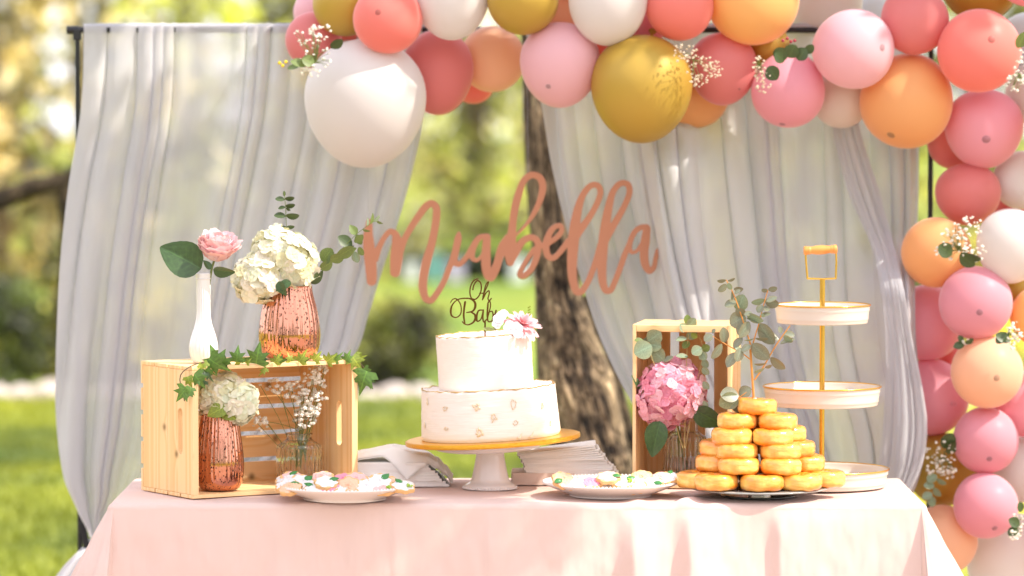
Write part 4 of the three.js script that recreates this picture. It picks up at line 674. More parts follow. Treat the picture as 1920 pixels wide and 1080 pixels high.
// pink peony
const petalGeo = (w, c, s) => sheet(8, 8, (u, v) => { const q = (u - 0.5) * 2, wd = w * Math.pow(Math.sin(Math.PI * clamp(Math.pow(v, 0.75) * 0.82 + 0.07, 0, 1)), 0.6), x = q * wd; return V(x, v + 0.05 * Math.sin(q * 5 + s) * v, c * (v * v - 0.35 * v) - 0.55 * x * x + 0.03 * Math.sin(q * 7 + s * 2) * v); });
{
  const z = bvZ + 0.004, t = thing('peony', 'pale pink peony in the white bud vase', 'flower'); const c = P(407, 466, z); t.position.copy(c);
  const mats = [petalMat(0.93, 0.70, 0.71, 0.35), petalMat(0.93, 0.76, 0.78, 0.35), petalMat(0.93, 0.58, 0.55, 0.3), petalMat(0.94, 0.82, 0.83, 0.35)];
  const PG = [petalGeo(0.60, -0.22, 1), petalGeo(0.56, -0.10, 2), petalGeo(0.62, 0.10, 4)];
  for (let ring = 0; ring < 6; ring++) { const n = [4, 6, 8, 9, 9, 8][ring]; for (let i = 0; i < n; i++) {
    const a = (i / n) * 6.283 + ring * 0.7 + rr(-0.2, 0.2), open = [0.05, 0.15, 0.28, 0.42, 0.58, 0.78][ring] + rr(-0.08, 0.08), len = [0.050, 0.052, 0.053, 0.053, 0.052, 0.046][ring];
    const m = mesh('petal', PG[(i + ring) % 3], mats[ring > 3 ? (i % 2 ? 2 : 0) : Math.floor(rnd() * 4)], t);
    m.quaternion.copy(qEuler(0.35, 0, -0.15).multiply(qEuler(0, a, 0)).multiply(qEuler(open, 0, 0))); m.position.copy(V(0, -0.026, 0).add(V(Math.sin(a), 0, Math.cos(a)).multiplyScalar(0.006 + ring * 0.0016)).applyQuaternion(qEuler(0.35, 0, -0.15))); m.scale.setScalar(len * 1.12 * rr(0.95, 1.1));
  } }
  mesh('stem', tube([V(0, -0.012, 0), V(-0.012, -0.045, 0), bvP.clone().sub(c).add(V(0, 0.03, 0))], 0.0025, 14, 8), stemMat, t);
  for (const [mat, x0, y0, x1, y1, w, roll, tilt, dz] of [['deep', 377, 504, 301, 462, 1.12, 0.2, 0.05, 0.012], ['deep', 400, 505, 440, 512, 0.9, 0.6, 0.1, 0.012], ['deep', 395, 505, 382, 488, 0.9, 0.5, 0.1, 0.03]]) leafAt(t, broadLeaf, EUC[mat], x0, y0, x1, y1, z + dz, w, roll, tilt);
}
// eucalyptus of the upper vase
{
  const z = upP.z - 0.02, t = thing('eucalyptus_sprig', 'upright eucalyptus sprig with paired leaves above the white hydrangea', 'foliage', 'eucalyptus sprigs of the left arrangement'); const o = P(538, 560, z); t.position.copy(o);
  const q = (x, y) => P(x, y, z).sub(o);
  mesh('stem', tube([q(538, 560), q(537, 440), q(536, 400), q(533, 360)], 0.0012, 16, 6, 0.0007), stemMat, t);
  for (const [x0, y0, x1, y1] of [[533, 368, 532, 358], [534, 374, 516, 374], [534, 373, 552, 370], [535, 388, 522, 392], [535, 387, 553, 383], [536, 390, 545, 394], [536, 405, 514, 405], [536, 405, 561, 403], [537, 426, 525, 428], [537, 426, 552, 424]]) leafAt(t, roundLeaf, EUC.dark, x0, y0, x1, y1, z, 0.75, 0.75, 0.1);
}
{
  const z = upP.z + 0.02, t = thing('eucalyptus_sprig', 'eucalyptus branch reaching right from the upper copper vase towards the sign', 'foliage', 'eucalyptus sprigs of the left arrangement'); const o = P(575, 548, z); t.position.copy(o);
  const q = (x, y) => P(x, y, z).sub(o);
  mesh('stem', tube([q(560, 560), q(592, 510), q(630, 478), q(672, 436), q(712, 408)], 0.0013, 24, 6, 0.0007), stemMat, t);
  for (const [g, mat, x0, y0, x1, y1, w, roll] of [[0, 'green', 604, 490, 622, 466, 1, 0.1], [1, 'dark', 584, 532, 606, 508, 1.2, 0.6], [0, 'dark', 586, 528, 594, 510, 0.8, 0.9], [0, 'green', 600, 505, 622, 490, 0.9, 0.5], [1, 'dark', 612, 495, 618, 478, 1, 0.8], [0, 'green', 618, 488, 645, 478, 0.9, 0.6], [0, 'green', 632, 482, 662, 462, 0.8, 0.6], [1, 'green', 640, 474, 668, 466, 1.2, 0.4], [1, 'dark', 640, 470, 664, 462, 1.2, 0.7], [0, 'dark', 660, 462, 634, 444, 0.8, 0.4], [0, 'green', 665, 455, 680, 440, 0.8, 0.5], [1, 'green', 668, 440, 656, 422, 1.6, 0.3], [0, 'green', 668, 440, 678, 458, 0.8, 0.3], [0, 'sage', 664, 472, 672, 492, 0.9, 0.4], [0, 'green', 672, 464, 682, 478, 0.9, 0.5], [1, 'sage', 688, 424, 690, 408, 1, 0.9], [1, 'green', 694, 420, 700, 400, 1, 0.9], [1, 'sage', 700, 416, 712, 404, 1, 0.6], [1, 'green', 706, 414, 718, 420, 1, 0.7], [1, 'green', 680, 430, 694, 434, 1, 0.8]]) leafAt(t, g ? longLeaf : roundLeaf, EUC[mat], x0, y0, x1, y1, z + rr(-0.01, 0.015), w, roll, 0.1);
}
// ivy garland on the crate
{
  const lobes = [[0, 0], [-0.30, -0.05], [-0.46, 0.16], [-0.24, 0.26], [-0.40, 0.58], [-0.14, 0.52], [0, 1], [0.14, 0.52], [0.40, 0.58], [0.24, 0.26], [0.46, 0.16], [0.30, -0.05]];
  const s = new THREE.Shape(lobes.map(([x, y]) => new THREE.Vector2(x, y))); const sg = new THREE.ShapeGeometry(s); const pos = []; { // finer, slightly folded
    const g0 = sg.toNonIndexed().attributes.position; const tri = []; for (let i = 0; i < g0.count; i += 3) tri.push([0, 1, 2].map((k) => [g0.getX(i + k), g0.getY(i + k)]));
    let list = tri; for (let k = 0; k < 2; k++) list = list.flatMap(([a, b, c]) => { const m = (p, q) => [(p[0] + q[0]) / 2, (p[1] + q[1]) / 2], ab = m(a, b), bc = m(b, c), ca = m(c, a); return [[a, ab, ca], [ab, b, bc], [ca, bc, c], [ab, bc, ca]]; });
    for (const t of list) for (const [x, y] of t) pos.push(x, y, 0.10 * Math.abs(x) + 0.05 * Math.sin(y * 5 + x * 4) - 0.16 * y * y); }
  let ivyGeo = new THREE.BufferGeometry(); ivyGeo.setAttribute('position', new THREE.Float32BufferAttribute(pos, 3)); ivyGeo.setAttribute('uv', new THREE.Float32BufferAttribute(pos.flatMap((v, i) => (i % 3 === 0 ? [v + 0.5] : i % 3 === 1 ? [v] : [])), 2)); ivyGeo = mergeVertices(ivyGeo, 1e-5); ivyGeo.computeVertexNormals();
  const t = thing('ivy_garland', 'green ivy garland trailing over the top of the crate', 'ivy'); const o = inA(0, HA + 0.004, -0.02); t.position.copy(o);
  // along the front edge of the crate top, then hanging at both ends
  const edge = (x) => { const k = (x - 361) / 307; const p = inA(-LA / 2 + k * LA, HA + 0.006, -0.025); return p; };
  const zAt = (x) => edge(clamp(x, 361, 668)).z;
  const vine = [[346, 752], [338, 705], [352, 690], [392, 677], [430, 676], [480, 680], [540, 676], [600, 676], [660, 670], [684, 692], [690, 715]].map(([x, y]) => P(x, y, zAt(x) + (x < 362 || x > 672 ? 0.02 : 0.0)).sub(o));
  mesh('vine', tube(vine, 0.0014, 60, 6, 0.001), std({ color: lin(0.12, 0.075, 0.04), roughness: 0.8 }), t);
  const IV = [['ivy', 412, 688, 398, 656, 1.2], ['ivy', 392, 672, 424, 690, 1], ['ivy', 405, 690, 402, 668, 1.3], ['deep', 418, 682, 432, 672, 1.1], ['ivy', 444, 678, 446, 654, 1.15], ['lime', 452, 680, 438, 664, 0.9], ['ivy', 480, 682, 486, 650, 1.15], ['deep', 488, 680, 498, 664, 0.9], ['lime', 462, 682, 470, 674, 0.9], ['lime', 514, 680, 524, 664, 1], ['ivy', 530, 680, 520, 666, 0.9], ['lime', 545, 678, 540, 664, 1.0], ['lime', 560, 678, 572, 660, 1.1], ['ivy', 575, 678, 560, 668, 0.9], ['lime', 588, 676, 600, 662, 1.1], ['lime', 612, 678, 628, 666, 1.1], ['ivy', 625, 676, 640, 664, 0.9], ['ivy', 648, 676, 656, 660, 1], ['lime', 660, 668, 676, 690, 1.1], ['lime', 668, 672, 684, 668, 1.0], ['ivy', 682, 690, 696, 702, 0.9], ['ivy', 688, 696, 676, 732, 1.05], ['ivy', 690, 704, 694, 724, 1.0], ['ivy', 364, 700, 380, 722, 1.2], ['ivy', 372, 702, 362, 722, 1.2], ['lime', 352, 706, 358, 724, 1], ['ivy', 350, 728, 334, 748, 1.2], ['ivy', 358, 726, 352, 742, 1.1], ['deep', 382, 696, 398, 712, 0.6], ['ivy', 388, 690, 404, 702, 0.5], ['lime', 372, 684, 384, 690, 0.8], ['lime', 390, 680, 380, 690, 0.8], ['deep', 384, 714, 376, 730, 0.7], ['lime', 500, 690, 488, 702, 0.7]];
  for (const [mat, x0, y0, x1, y1, w] of IV) leafAt(t, ivyGeo, EUC[mat], x0, y0, x0 + (x1 - x0) * 1.3, y0 + (y1 - y0) * 1.3, zAt(x0) + 0.018 + rr(0, 0.012), w * 1.1, rr(-0.4, 0.4), rr(0, 0.35));
}
// baby's breath in the crate bottle
{
  const z = gbA.z;
  const t = blossomSprig("cloud of baby's breath in the ribbed bottle inside the crate", 562, 880, [[590, 720, 26, 34], [572, 752, 26, 26], [580, 775, 20, 20], [598, 700, 16, 20], [520, 722, 34, 16], [555, 735, 24, 20], [570, 785, 18, 22], [488, 795, 14, 14], [590, 735, 24, 40], [582, 742, 28, 40], [572, 780, 20, 24]], z, 300, 0.0066, [], 9, null);
  const q = (x, y, dz = 0) => P(x, y, z + dz).sub(t.position); const b = new MB(); for (const [x, y] of [[505, 720], [488, 790], [540, 730], [575, 720], [595, 700], [600, 750], [548, 790]]) b.add(tube([q(562, 884), q(562, 812), q((562 + x) / 2, (812 + y) / 2 - 6), q(x, y, 0.01)], 0.0009, 16, 5, 0.0006)); b.build('main_stem', stemMat, t);
}
// eucalyptus round the pink hydrangea
{
  const z = phZ + 0.025, t = thing('eucalyptus_sprig', 'sage green eucalyptus with round leaves behind the pink hydrangea', 'foliage'); const o = P(1280, 800, z); t.position.copy(o); const q = (x, y) => P(x, y, z).sub(o);
  mesh('stem', tube([q(1283, 840), q(1286, 740), q(1288, 660), q(1292, 612)], 0.0014, 16, 6, 0.0008), std({ color: lin(0.5, 0.36, 0.14), roughness: 0.6 }), t);
  mesh('stem', tube([q(1280, 840), q(1250, 740), q(1222, 670), q(1215, 635)], 0.0014, 16, 6, 0.0008), std({ color: lin(0.5, 0.36, 0.14), roughness: 0.6 }), t);
  mesh('stem', tube([q(1285, 840), q(1306, 720), q(1318, 650), q(1300, 612)], 0.0012, 16, 6, 0.0007), std({ color: lin(0.5, 0.36, 0.14), roughness: 0.6 }), t);
  for (const [mat, x0, y0, x1, y1, w, roll, tilt] of [['sage', 1222, 648, 1190, 664, 1.15, 0.2, 0.1], ['sage', 1215, 640, 1238, 622, 1.2, 0.2, 0.2], ['sage', 1196, 646, 1226, 624, 0.6, 0.9, 0.1], ['sage', 1222, 655, 1246, 674, 1.1, 0.3, 0.2], ['sage', 1218, 645, 1240, 650, 1.1, 0.1, 0.2], ['green', 1206, 638, 1190, 640, 0.8, 0.8, 0.2],
    ['green', 1289, 608, 1288, 590, 0.9, 0.3, 0.1], ['sage', 1290, 614, 1302, 596, 1.0, 0.3, 0.2], ['sage', 1288, 622, 1274, 608, 1.0, 0.4, 0.2], ['sage', 1290, 628, 1306, 616, 1.0, 0.3, 0.3], ['sage', 1288, 634, 1268, 640, 0.7, 0.8, 0.2], ['sage', 1290, 636, 1300, 622, 1.2, 0.2, 0.2], ['lime', 1296, 625, 1308, 632, 1, 0.5, 0.2], ['green', 1292, 640, 1282, 654, 1, 0.6, 0.2], ['sage', 1316, 652, 1298, 664, 1.1, 0.3, 0.2], ['green', 1316, 656, 1330, 648, 1.1, 0.2, 0.2], ['sage', 1314, 660, 1324, 674, 1.1, 0.3, 0.3], ['sage', 1318, 674, 1328, 688, 1.0, 0.5, 0.2], ['sage', 1290, 668, 1268, 670, 0.6, 0.8, 0.2], ['sage', 1316, 690, 1330, 700, 0.9, 0.4, 0.2], ['sage', 1318, 716, 1330, 728, 0.9, 0.4, 0.2], ['sage', 1318, 752, 1328, 762, 0.9, 0.5, 0.2], ['dusk', 1262, 668, 1246, 680, 0.7, 0.8, 0.2]]) leafAt(t, roundLeaf, EUC[mat], x0, y0, x1, y1, z + rr(-0.01, 0.02), w, roll, tilt);
}
// ---------------------------------------------------------------- cake on its stand
const porcelain = phys({ color: lin(0.80, 0.74, 0.70), roughness: 0.28, clearcoat: 0.5, clearcoatRoughness: 0.12 });
const goldMetal = std({ color: lin(0.75, 0.46, 0.10), roughness: 0.26, metalness: 1 });
const CZ = -0.33, standBase = V(P(919, 900, CZ).x, TOP + 0.0012, CZ);
const ROLL = THREE.MathUtils.degToRad(3.1);
{
  const t = thing('cake_stand', 'white porcelain pedestal cake stand under the gold cake board', 'cake stand'); t.position.copy(standBase);
  mesh('pedestal', smoothLathe([[0, 0.0], [0.060, 0.0], [0.0615, 0.004], [0.057, 0.010], [0.046, 0.018], [0.041, 0.035], [0.036, 0.06], [0.033, 0.078], [0.034, 0.088]], 72, 60), porcelain, t);
  const bd = new MB(); for (let i = 0; i < 48; i++) bd.add(new THREE.SphereGeometry(0.0032, 8, 6), mat4(V(Math.cos((i * 6.283) / 48) * 0.0618, 0.003, Math.sin((i * 6.283) / 48) * 0.0618))); bd.build('bead_trim', porcelain, t);
  const pl = mesh('plate', smoothLathe([[0, 0.088], [0.034, 0.088], [0.09, 0.089], [0.118, 0.094], [0.128, 0.099], [0.150, 0.104], [0.152, 0.108], [0.148, 0.110], [0.12, 0.107], [0.0, 0.107]], 96, 60), porcelain, t); pl.rotation.z = ROLL * 0.8;
}
const boardC = V(P(924, 822, CZ).x, P(924, 823, CZ).y, CZ);
const tilt = (g) => { g.rotation.z = ROLL; return g; };
{
  const foil = phys({ color: lin(0.86, 0.44, 0.04), roughness: 0.3, metalness: 0.8, bumpMap: grey(512, 64, (u, v) => clamp(0.5 + Math.abs(tile(u, v, 30, 3, 2)) * 1.6, 0, 1), 4, 1), bumpScale: 0.002 });
  const t = thing('cake_board', 'round gold foil cake board tilted on the pedestal stand', 'cake board'); t.position.copy(boardC); tilt(t);
  const g = lathe([[0, -0.006], [0.201, -0.006], [0.2045, -0.0045], [0.205, 0], [0.2045, 0.0045], [0.201, 0.006], [0, 0.006]], 140); warp(g, (v) => { const a = Math.atan2(v.z, v.x), r = Math.hypot(v.x, v.z); if (r > 0.19) { const k = 1 + 0.004 * N3(Math.cos(a) * 12, Math.sin(a) * 12, v.y * 300); v.x *= k; v.z *= k; } });
  mesh('foil_disc', g, foil, t);
}
const cakeUp = V(0, 1, 0).applyAxisAngle(ZAX, ROLL);
const frost = phys({ color: lin(0.85, 0.77, 0.69), roughness: 0.55, sheen: 0.2, sheenColor: lin(1, 0.95, 0.9), bumpMap: grey(512, 256, (u, v) => 0.5 + 0.5 * (tile(u, v * 2.5, 8, 3, 3) * 0.6 + fbm(u * 6, v * 70, 2, 2) * 0.45), 3, 1), bumpScale: 0.0009 });
const frostGold = std({ color: lin(0.62, 0.40, 0.14), roughness: 0.35, metalness: 0.7 });
function tierGeo(rB, rT, h, s, seg = 200, nv = 46) {
  const edge = (a) => 0.0025 * fbm(Math.cos(a) * 5 + s, Math.sin(a) * 5, 3, 3) * 2 + 0.0016 * N3(Math.cos(a) * 16, Math.sin(a) * 16, s);
  const f = (u, v) => { const a = u * 2 * Math.PI; if (v <= 0.8) { const q = v / 0.8, r = lerp(rB, rT, q) + 0.0016 * fbm(Math.cos(a) * 3 + s, Math.sin(a) * 3, q * 3, 3) + 0.0005 * N3(a * 3, q * 40, s) - 0.004 * Math.pow(1 - Math.min(1, q * 12), 2); return V(Math.cos(a) * r, q * (h + edge(a)), Math.sin(a) * r); }
    const q = (v - 0.8) / 0.2, r = lerp(rT, 0, Math.pow(q, 1.4)) - 0.003 * (q > 0 ? 1 : 0); return V(Math.cos(a) * Math.max(0, r), h + edge(a) * (1 - q) - 0.004 * Math.min(1, q * 8) + 0.001 * N3(Math.cos(a) * r * 90, Math.sin(a) * r * 90, s), Math.sin(a) * Math.max(0, r)); };
  return { g: sheet(seg, nv, f, [1, 1]), edge };
}
{
  const t = thing('cake', 'two tier white buttercream cake with gold flecks on the gold board', 'cake');
  const c = P(921, 824, CZ); t.position.set(c.x, boardC.y, CZ).addScaledVector(cakeUp, 0.0062); tilt(t);
  const h1 = 0.118, h2 = 0.126, lo = tierGeo(0.1635, 0.1565, h1, 2), hi = tierGeo(0.1105, 0.1115, h2, 7);
  const l = mesh('lower_tier', lo.g, frost, t); l.userData.label = 'wide lower cake tier dotted with gold flecks';
  const u = mesh('upper_tier', hi.g, frost, t); u.position.set(-0.005, h1 - 0.0035, 0.0); u.userData.label = 'smooth narrower upper cake tier';
  const rimGeo = (r, h, edge, s) => sheet(220, 6, (q, v) => { const a = q * 2 * Math.PI, b = v * 2 * Math.PI, k = 0.0011 * (0.5 + clamp(1.4 * fbm(Math.cos(a) * 7, Math.sin(a) * 7, s, 2) + 0.5, 0, 1)); return V(Math.cos(a) * (r - 0.001 + Math.cos(b) * k * 1.3), h + edge(a) + 0.0002 + Math.sin(b) * k, Math.sin(a) * (r - 0.001 + Math.cos(b) * k * 1.3)); });
  mesh('gold_rim', rimGeo(0.1565, h1, lo.edge, 3), frostGold, t);
  const r2 = mesh('gold_rim', rimGeo(0.1115, h2, hi.edge, 9), frostGold, t); r2.position.copy(u.position);
  // gold flecks dabbed on the lower tier
  const goldDab = std({ color: lin(0.80, 0.66, 0.47), roughness: 0.5, metalness: 0.3 });
  const flk = (px, py, w, h, s, ring) => {
    const wpos = P(px, py, CZ + 0.14), loc = wpos.sub(t.position).applyAxisAngle(ZAX, -ROLL), a = Math.asin(clamp(loc.x / 0.16, -0.98, 0.98)), y = clamp(loc.y, 0.012, h1 - 0.01), q = y / h1, r = lerp(0.1635, 0.1565, q) + 0.0016;
    const ww = w * M(CZ) * 0.9, hh = h * M(CZ) * 0.9;
    const g = sheet(36, 3, (u2, v2) => { const th = u2 * 2 * Math.PI, rad = (0.78 + 0.75 * N3(Math.cos(th) * 1.3 + s * 3, Math.sin(th) * 1.3, s) + 0.3 * N3(Math.cos(th) * 4, Math.sin(th) * 4, s * 2)) * lerp(ring, 1, v2), dx = Math.cos(th) * rad * ww / 2, dy = Math.sin(th) * rad * hh / 2 - 0.12 * hh * Math.abs(Math.cos(th)); const aa = a + dx / r / Math.max(0.3, Math.cos(a)) * Math.cos(a); return V(Math.sin(aa) * (r + 0.0016 * Math.sin(v2 * 3.14)), y + dy, Math.cos(aa) * (r + 0.0016 * Math.sin(v2 * 3.14))); });
    mesh('gold_fleck', g, goldDab, t);
  };
  for (const [x, y, w, h, s, r] of [[800, 757, 9, 16, 1, 0.35], [834, 766, 16, 13, 2, 0.6], [894, 760, 17, 20, 3, 0.25], [926, 779, 15, 22, 4, 0.55], [963, 756, 13, 24, 5, 0.75], [797, 801, 8, 18, 6, 0.3], [838, 804, 16, 10, 7, 0.55], [899, 807, 18, 24, 8, 0.3], [966, 792, 11, 15, 9, 0.75], [1016, 762, 8, 18, 10, 0.7], [1030, 796, 6, 14, 11, 0.6]]) flk(x, y, w, h, s, r);
  // two shards of foil near the foot of the tier
  for (const [px, a0] of [[973, 0.3], [995, 0.25]]) { const g = new THREE.ExtrudeGeometry(new THREE.Shape([new THREE.Vector2(-0.004, 0), new THREE.Vector2(0.004, 0.001), new THREE.Vector2(0.006, 0.016)]), { depth: 0.0006, bevelEnabled: false }); const wpos = P(px, 818, CZ + 0.155).sub(t.position).applyAxisAngle(ZAX, -ROLL); const a = Math.asin(wpos.x / 0.1655); const m = mesh('foil_shard', g, goldDab, t); m.position.set(Math.sin(a) * 0.1655, 0.004, Math.cos(a) * 0.1655); m.rotation.set(-0.15, a, -0.2); }
}
{
  const Cc = (p, w) => p.map(([x, y, k]) => [830 + x / 8.31, 510 + y / 8.31, ((k ?? 1) * w) / 8.31]);
  const t = thing('cake_topper', 'rose gold script cake topper standing on the upper cake tier', 'cake topper');
  const tz = CZ + 0.03;
  const strokes = [
    Cc([[470, 275], [488, 200], [540, 135], [588, 165], [602, 260], [572, 360], [510, 424], [452, 410], [424, 320], [440, 210], [490, 130], [548, 106]], 22),
    Cc([[575, 332], [640, 330]], 18), Cc([[620, 432], [646, 330], [700, 205], [714, 152], [684, 178], [652, 270], [626, 420], [680, 320], [720, 292], [726, 335], [706, 420], [730, 442], [758, 412]], 20),
    Cc([[122, 480, 0.7], [150, 432, 0.8], [200, 414], [260, 468], [290, 560], [275, 660], [210, 708], [142, 680, 1.4], [126, 600, 1.6], [152, 510, 1.2], [230, 432], [330, 410, 1.1], [440, 420, 1.3], [500, 470, 1.8], [508, 540, 1.9], [470, 608, 1.4], [376, 630]], 20),
    Cc([[440, 626], [498, 660, 1.6], [510, 722, 1.8], [470, 790, 1.4], [390, 822], [330, 802], [306, 770, 0.8]], 20), Cc([[350, 468, 1.7], [336, 560, 1.6], [328, 680, 1.5], [344, 800, 1.2]], 20),
    Cc([[612, 592], [562, 600, 1.2], [532, 680, 1.5], [542, 768, 1.2], [590, 742], [620, 652], [632, 592, 1.3], [624, 700, 1.4], [642, 778, 1.1], [684, 738]], 20),
    Cc([[500, 730], [540, 772]], 18),
    Cc([[690, 750], [720, 640], [746, 520], [736, 462], [712, 472, 1.2], [702, 560, 1.4], [696, 680, 1.4], [712, 770, 1.1], [760, 768, 1.1], [786, 700, 1.2], [770, 612], [728, 622]], 20),
    Cc([[780, 690], [815, 650], [832, 598, 1.3], [822, 680, 1.3], [852, 702], [900, 620, 1.2], [916, 598, 1.3], [880, 740, 1.2], [840, 820]], 20),
    Cc([[480, 432], [492, 428]], 26), Cc([[716, 430], [722, 466]], 20),
    Cc([[660, 765], [660, 950], [660, 1180]], 26),
  ];
  mesh('script', letteringGeo(strokes, tz, 0.16, 0.0024, 0.0003), std({ color: lin(0.24, 0.105, 0.065), roughness: 0.14, metalness: 1 }), t);
}
// blooms on the cake
{
  const z = CZ + 0.055, t = thing('dahlia', 'pale pink spiky flower with small white blooms on the cake edge', 'flower'); const c = P(976, 606, z); t.position.copy(c);
  const mats = [petalMat(0.90, 0.52, 0.55, 0.35), petalMat(0.92, 0.62, 0.64, 0.35), petalMat(0.88, 0.42, 0.44, 0.3)], pg = [petalGeo(0.26, 0.25, 1), petalGeo(0.22, 0.12, 3)];
  for (let ring = 0; ring < 4; ring++) { const n = [5, 8, 10, 11][ring]; for (let i = 0; i < n; i++) { const a = (i / n) * 6.283 + ring * 0.4, op = [0.35, 0.75, 1.15, 1.5][ring] + rr(-0.12, 0.12), m = mesh('petal', pg[i % 2], mats[Math.floor(rnd() * 3)], t); m.quaternion.copy(qEuler(0.55, 0, -0.35).multiply(qEuler(0, a, 0)).multiply(qEuler(op, 0, 0))); m.scale.setScalar([0.022, 0.031, 0.040, 0.046][ring] * rr(0.9, 1.08)); m.position.set(0.004, -0.002 - ring * 0.001, 0); } }
  const wm = [petalMat(0.86, 0.85, 0.86, 0.25)];
  for (const [x, y, s, dz] of [[937, 596, 0.026, 0.02], [933, 606, 0.022, 0.025], [955, 612, 0.024, 0.032], [968, 616, 0.026, 0.036], [972, 626, 0.018, 0.045], [943, 588, 0.020, 0.015]]) { const m = mesh('white_bloom', FLORETS[Math.floor(rnd() * 4)], wm[0], t); m.position.copy(P(x, y, z + dz).sub(c)); m.quaternion.copy(qTo(V(rr(-0.5, 0.2), rr(0, 0.5), 1))); m.scale.setScalar(s); }
  const fern = phys({ color: lin(0.28, 0.30, 0.10), roughness: 0.7, transmission: 0.25 });
  for (let i = 0; i < 12; i++) leafAt(t, longLeaf, fern, 930 - i * 1.5, 620, 926 - i * 2.0 + (i % 2) * 4, 613 + (i % 3), z + 0.02 + 0.003 * i, 1.2, 0.3, 0.1, 'fern_leaf');
  for (let i = 0; i < 4; i++) leafAt(t, longLeaf, EUC.lime, 989, 593 - i * 5, 996, 589 - i * 5, z - 0.01, 0.9, 0.2, 0.1, 'fern_leaf');
}

// ---------------------------------------------------------------- plates of cookies
const glazeWhite = phys({ color: lin(0.86, 0.83, 0.80), roughness: 0.4, clearcoat: 0.2 });
function plate(label, px, z, r) {
  const t = thing('plate', label, 'plate', 'white plates with beaded rims'); t.px = px; const p = P(px, 920, z); t.position.set(p.x, TOP + 0.0015, z);
  mesh('dish', smoothLathe([[0, 0.004], [r * 0.54, 0.004], [r * 0.55, 0.0], [r * 0.60, 0.0], [r * 0.615, 0.005], [r * 0.74, 0.012], [r * 0.93, 0.024], [r * 0.985, 0.0285], [r, 0.031], [r * 0.985, 0.0325], [r * 0.93, 0.0295], [r * 0.72, 0.0165], [r * 0.60, 0.0105], [0, 0.0095]], 128, 90), porcelain, t);
  const b = new MB(); const n = 110; for (let i = 0; i < n; i++) b.add(new THREE.SphereGeometry(0.0026, 8, 6), mat4(V(Math.cos((i * 6.2832) / n) * (r - 0.003), 0.0325, Math.sin((i * 6.2832) / n) * (r - 0.003)))); b.build('bead_rim', porcelain, t);
  return t;
}
const plA = plate('white beaded plate of flower cookies before the crate', 647, -0.085, 0.1575);
const plB = plate('white beaded plate of flower cookies right of the cake stand', 1145, -0.165, 0.1575);
const biscuit = std({ color: lin(0.74, 0.44, 0.19), roughness: 0.8, bumpMap: clothBump, bumpScale: 0.001 });
const ICE = { white: phys({ color: lin(0.78, 0.75, 0.72), roughness: 0.45 }), pink: phys({ color: lin(0.84, 0.30, 0.40), roughness: 0.45 }), blush: phys({ color: lin(0.84, 0.50, 0.46), roughness: 0.45 }), peach: phys({ color: lin(0.84, 0.50, 0.32), roughness: 0.45 }) };
const icingLeaf = phys({ color: lin(0.045, 0.22, 0.05), roughness: 0.4 }), icingLime = phys({ color: lin(0.34, 0.52, 0.05), roughness: 0.45 });
const cookieBase = new THREE.ExtrudeGeometry((() => { const s = new THREE.Shape(); for (let i = 0; i <= 60; i++) { const a = (i / 60) * 6.2832, r = 0.026 * (1 + 0.07 * Math.cos(a * 7)); i ? s.lineTo(Math.cos(a) * r, Math.sin(a) * r) : s.moveTo(Math.cos(a) * r, Math.sin(a) * r); } return s; })(), { depth: 0.0065, bevelEnabled: true, bevelThickness: 0.0012, bevelSize: 0.0012, bevelSegments: 2 }).rotateX(-Math.PI / 2).translate(0, 0.0012, 0);
const icingGeo = (sd) => sheet(60, 14, (u, v) => { const a = u * 6.2832, r = 0.0245 * v * (1 + 0.09 * Math.cos(a * 7 + sd)), hgt = 0.0042 * Math.sqrt(Math.max(0, 1 - v * v * 0.98)) + 0.0026 * Math.abs(Math.sin(v * 9 + 0.8 * Math.sin(a * 5 + sd))) * (1 - v * 0.6) + 0.001 * N3(a * 2, v * 6, sd); return V(Math.cos(a) * r, 0.0087 + hgt - 0.001, Math.sin(a) * r); });
const ICG = [icingGeo(0), icingGeo(2), icingGeo(4)];
const pipedLeaf = sheet(6, 8, (u, v) => { const s = (u - 0.5) * 2, w = 0.32 * Math.sin(Math.PI * clamp(Math.pow(v, 0.8), 0, 1)), x = s * w; return V(x, 0.14 * (1 - s * s) * Math.sin(Math.PI * Math.min(1, v * 1.02)) + 0.02 * Math.sin(v * 40) * (1 - Math.abs(s)), v); });
const berryGeo = (() => { const b = new MB(); for (let i = 0; i < 9; i++) b.add(new THREE.IcosahedronGeometry(0.0024, 1), mat4(V(rr(-0.006, 0.006), rr(0, 0.003), rr(-0.005, 0.005)))); return b.geo(); })();
function cookie(pl, px, py, h, ice, lx, leafDir, label, tx = 0, tz = 0, lime = false) {
  const t = thing('flower_cookie', label, 'cookie', 'iced flower cookies on the plates');
  // height above the dish and the pixel row give the depth
  const y = TOP + 0.0015 + 0.022 + h, z = clamp(camera.position.z - ((camera.position.y - y - 0.006) * FPX) / (py - HORIZON), pl.position.z - 0.10, pl.position.z + 0.085), p = P(clamp(px, pl.px - 108, pl.px + 108), py, z);
  t.position.set(p.x, y, z); t.rotation.set(tx * 1.3 + 0.2, rr(0, 6.28), tz, 'XZY');
  mesh('biscuit', cookieBase, biscuit, t); mesh('icing', ICG[Math.floor(rnd() * 3)], ICE[ice], t);
  if (leafDir !== null) { const L = mesh('icing_leaf', pipedLeaf, icingLeaf, t); const d = V(Math.cos(leafDir), 0.0, Math.sin(leafDir)).applyAxisAngle(YAX, -t.rotation.y); L.position.set(d.x * 0.006, 0.0125, d.z * 0.006); L.quaternion.setFromUnitVectors(ZAX, d); L.scale.setScalar(0.026); }
  if (lime) { const g = mesh('icing_berries', berryGeo, icingLime, t); const d = V(1, 0, 0.6).applyAxisAngle(YAX, -t.rotation.y); g.position.set(d.x * 0.014, 0.0135, d.z * 0.014); }
  return t;
}
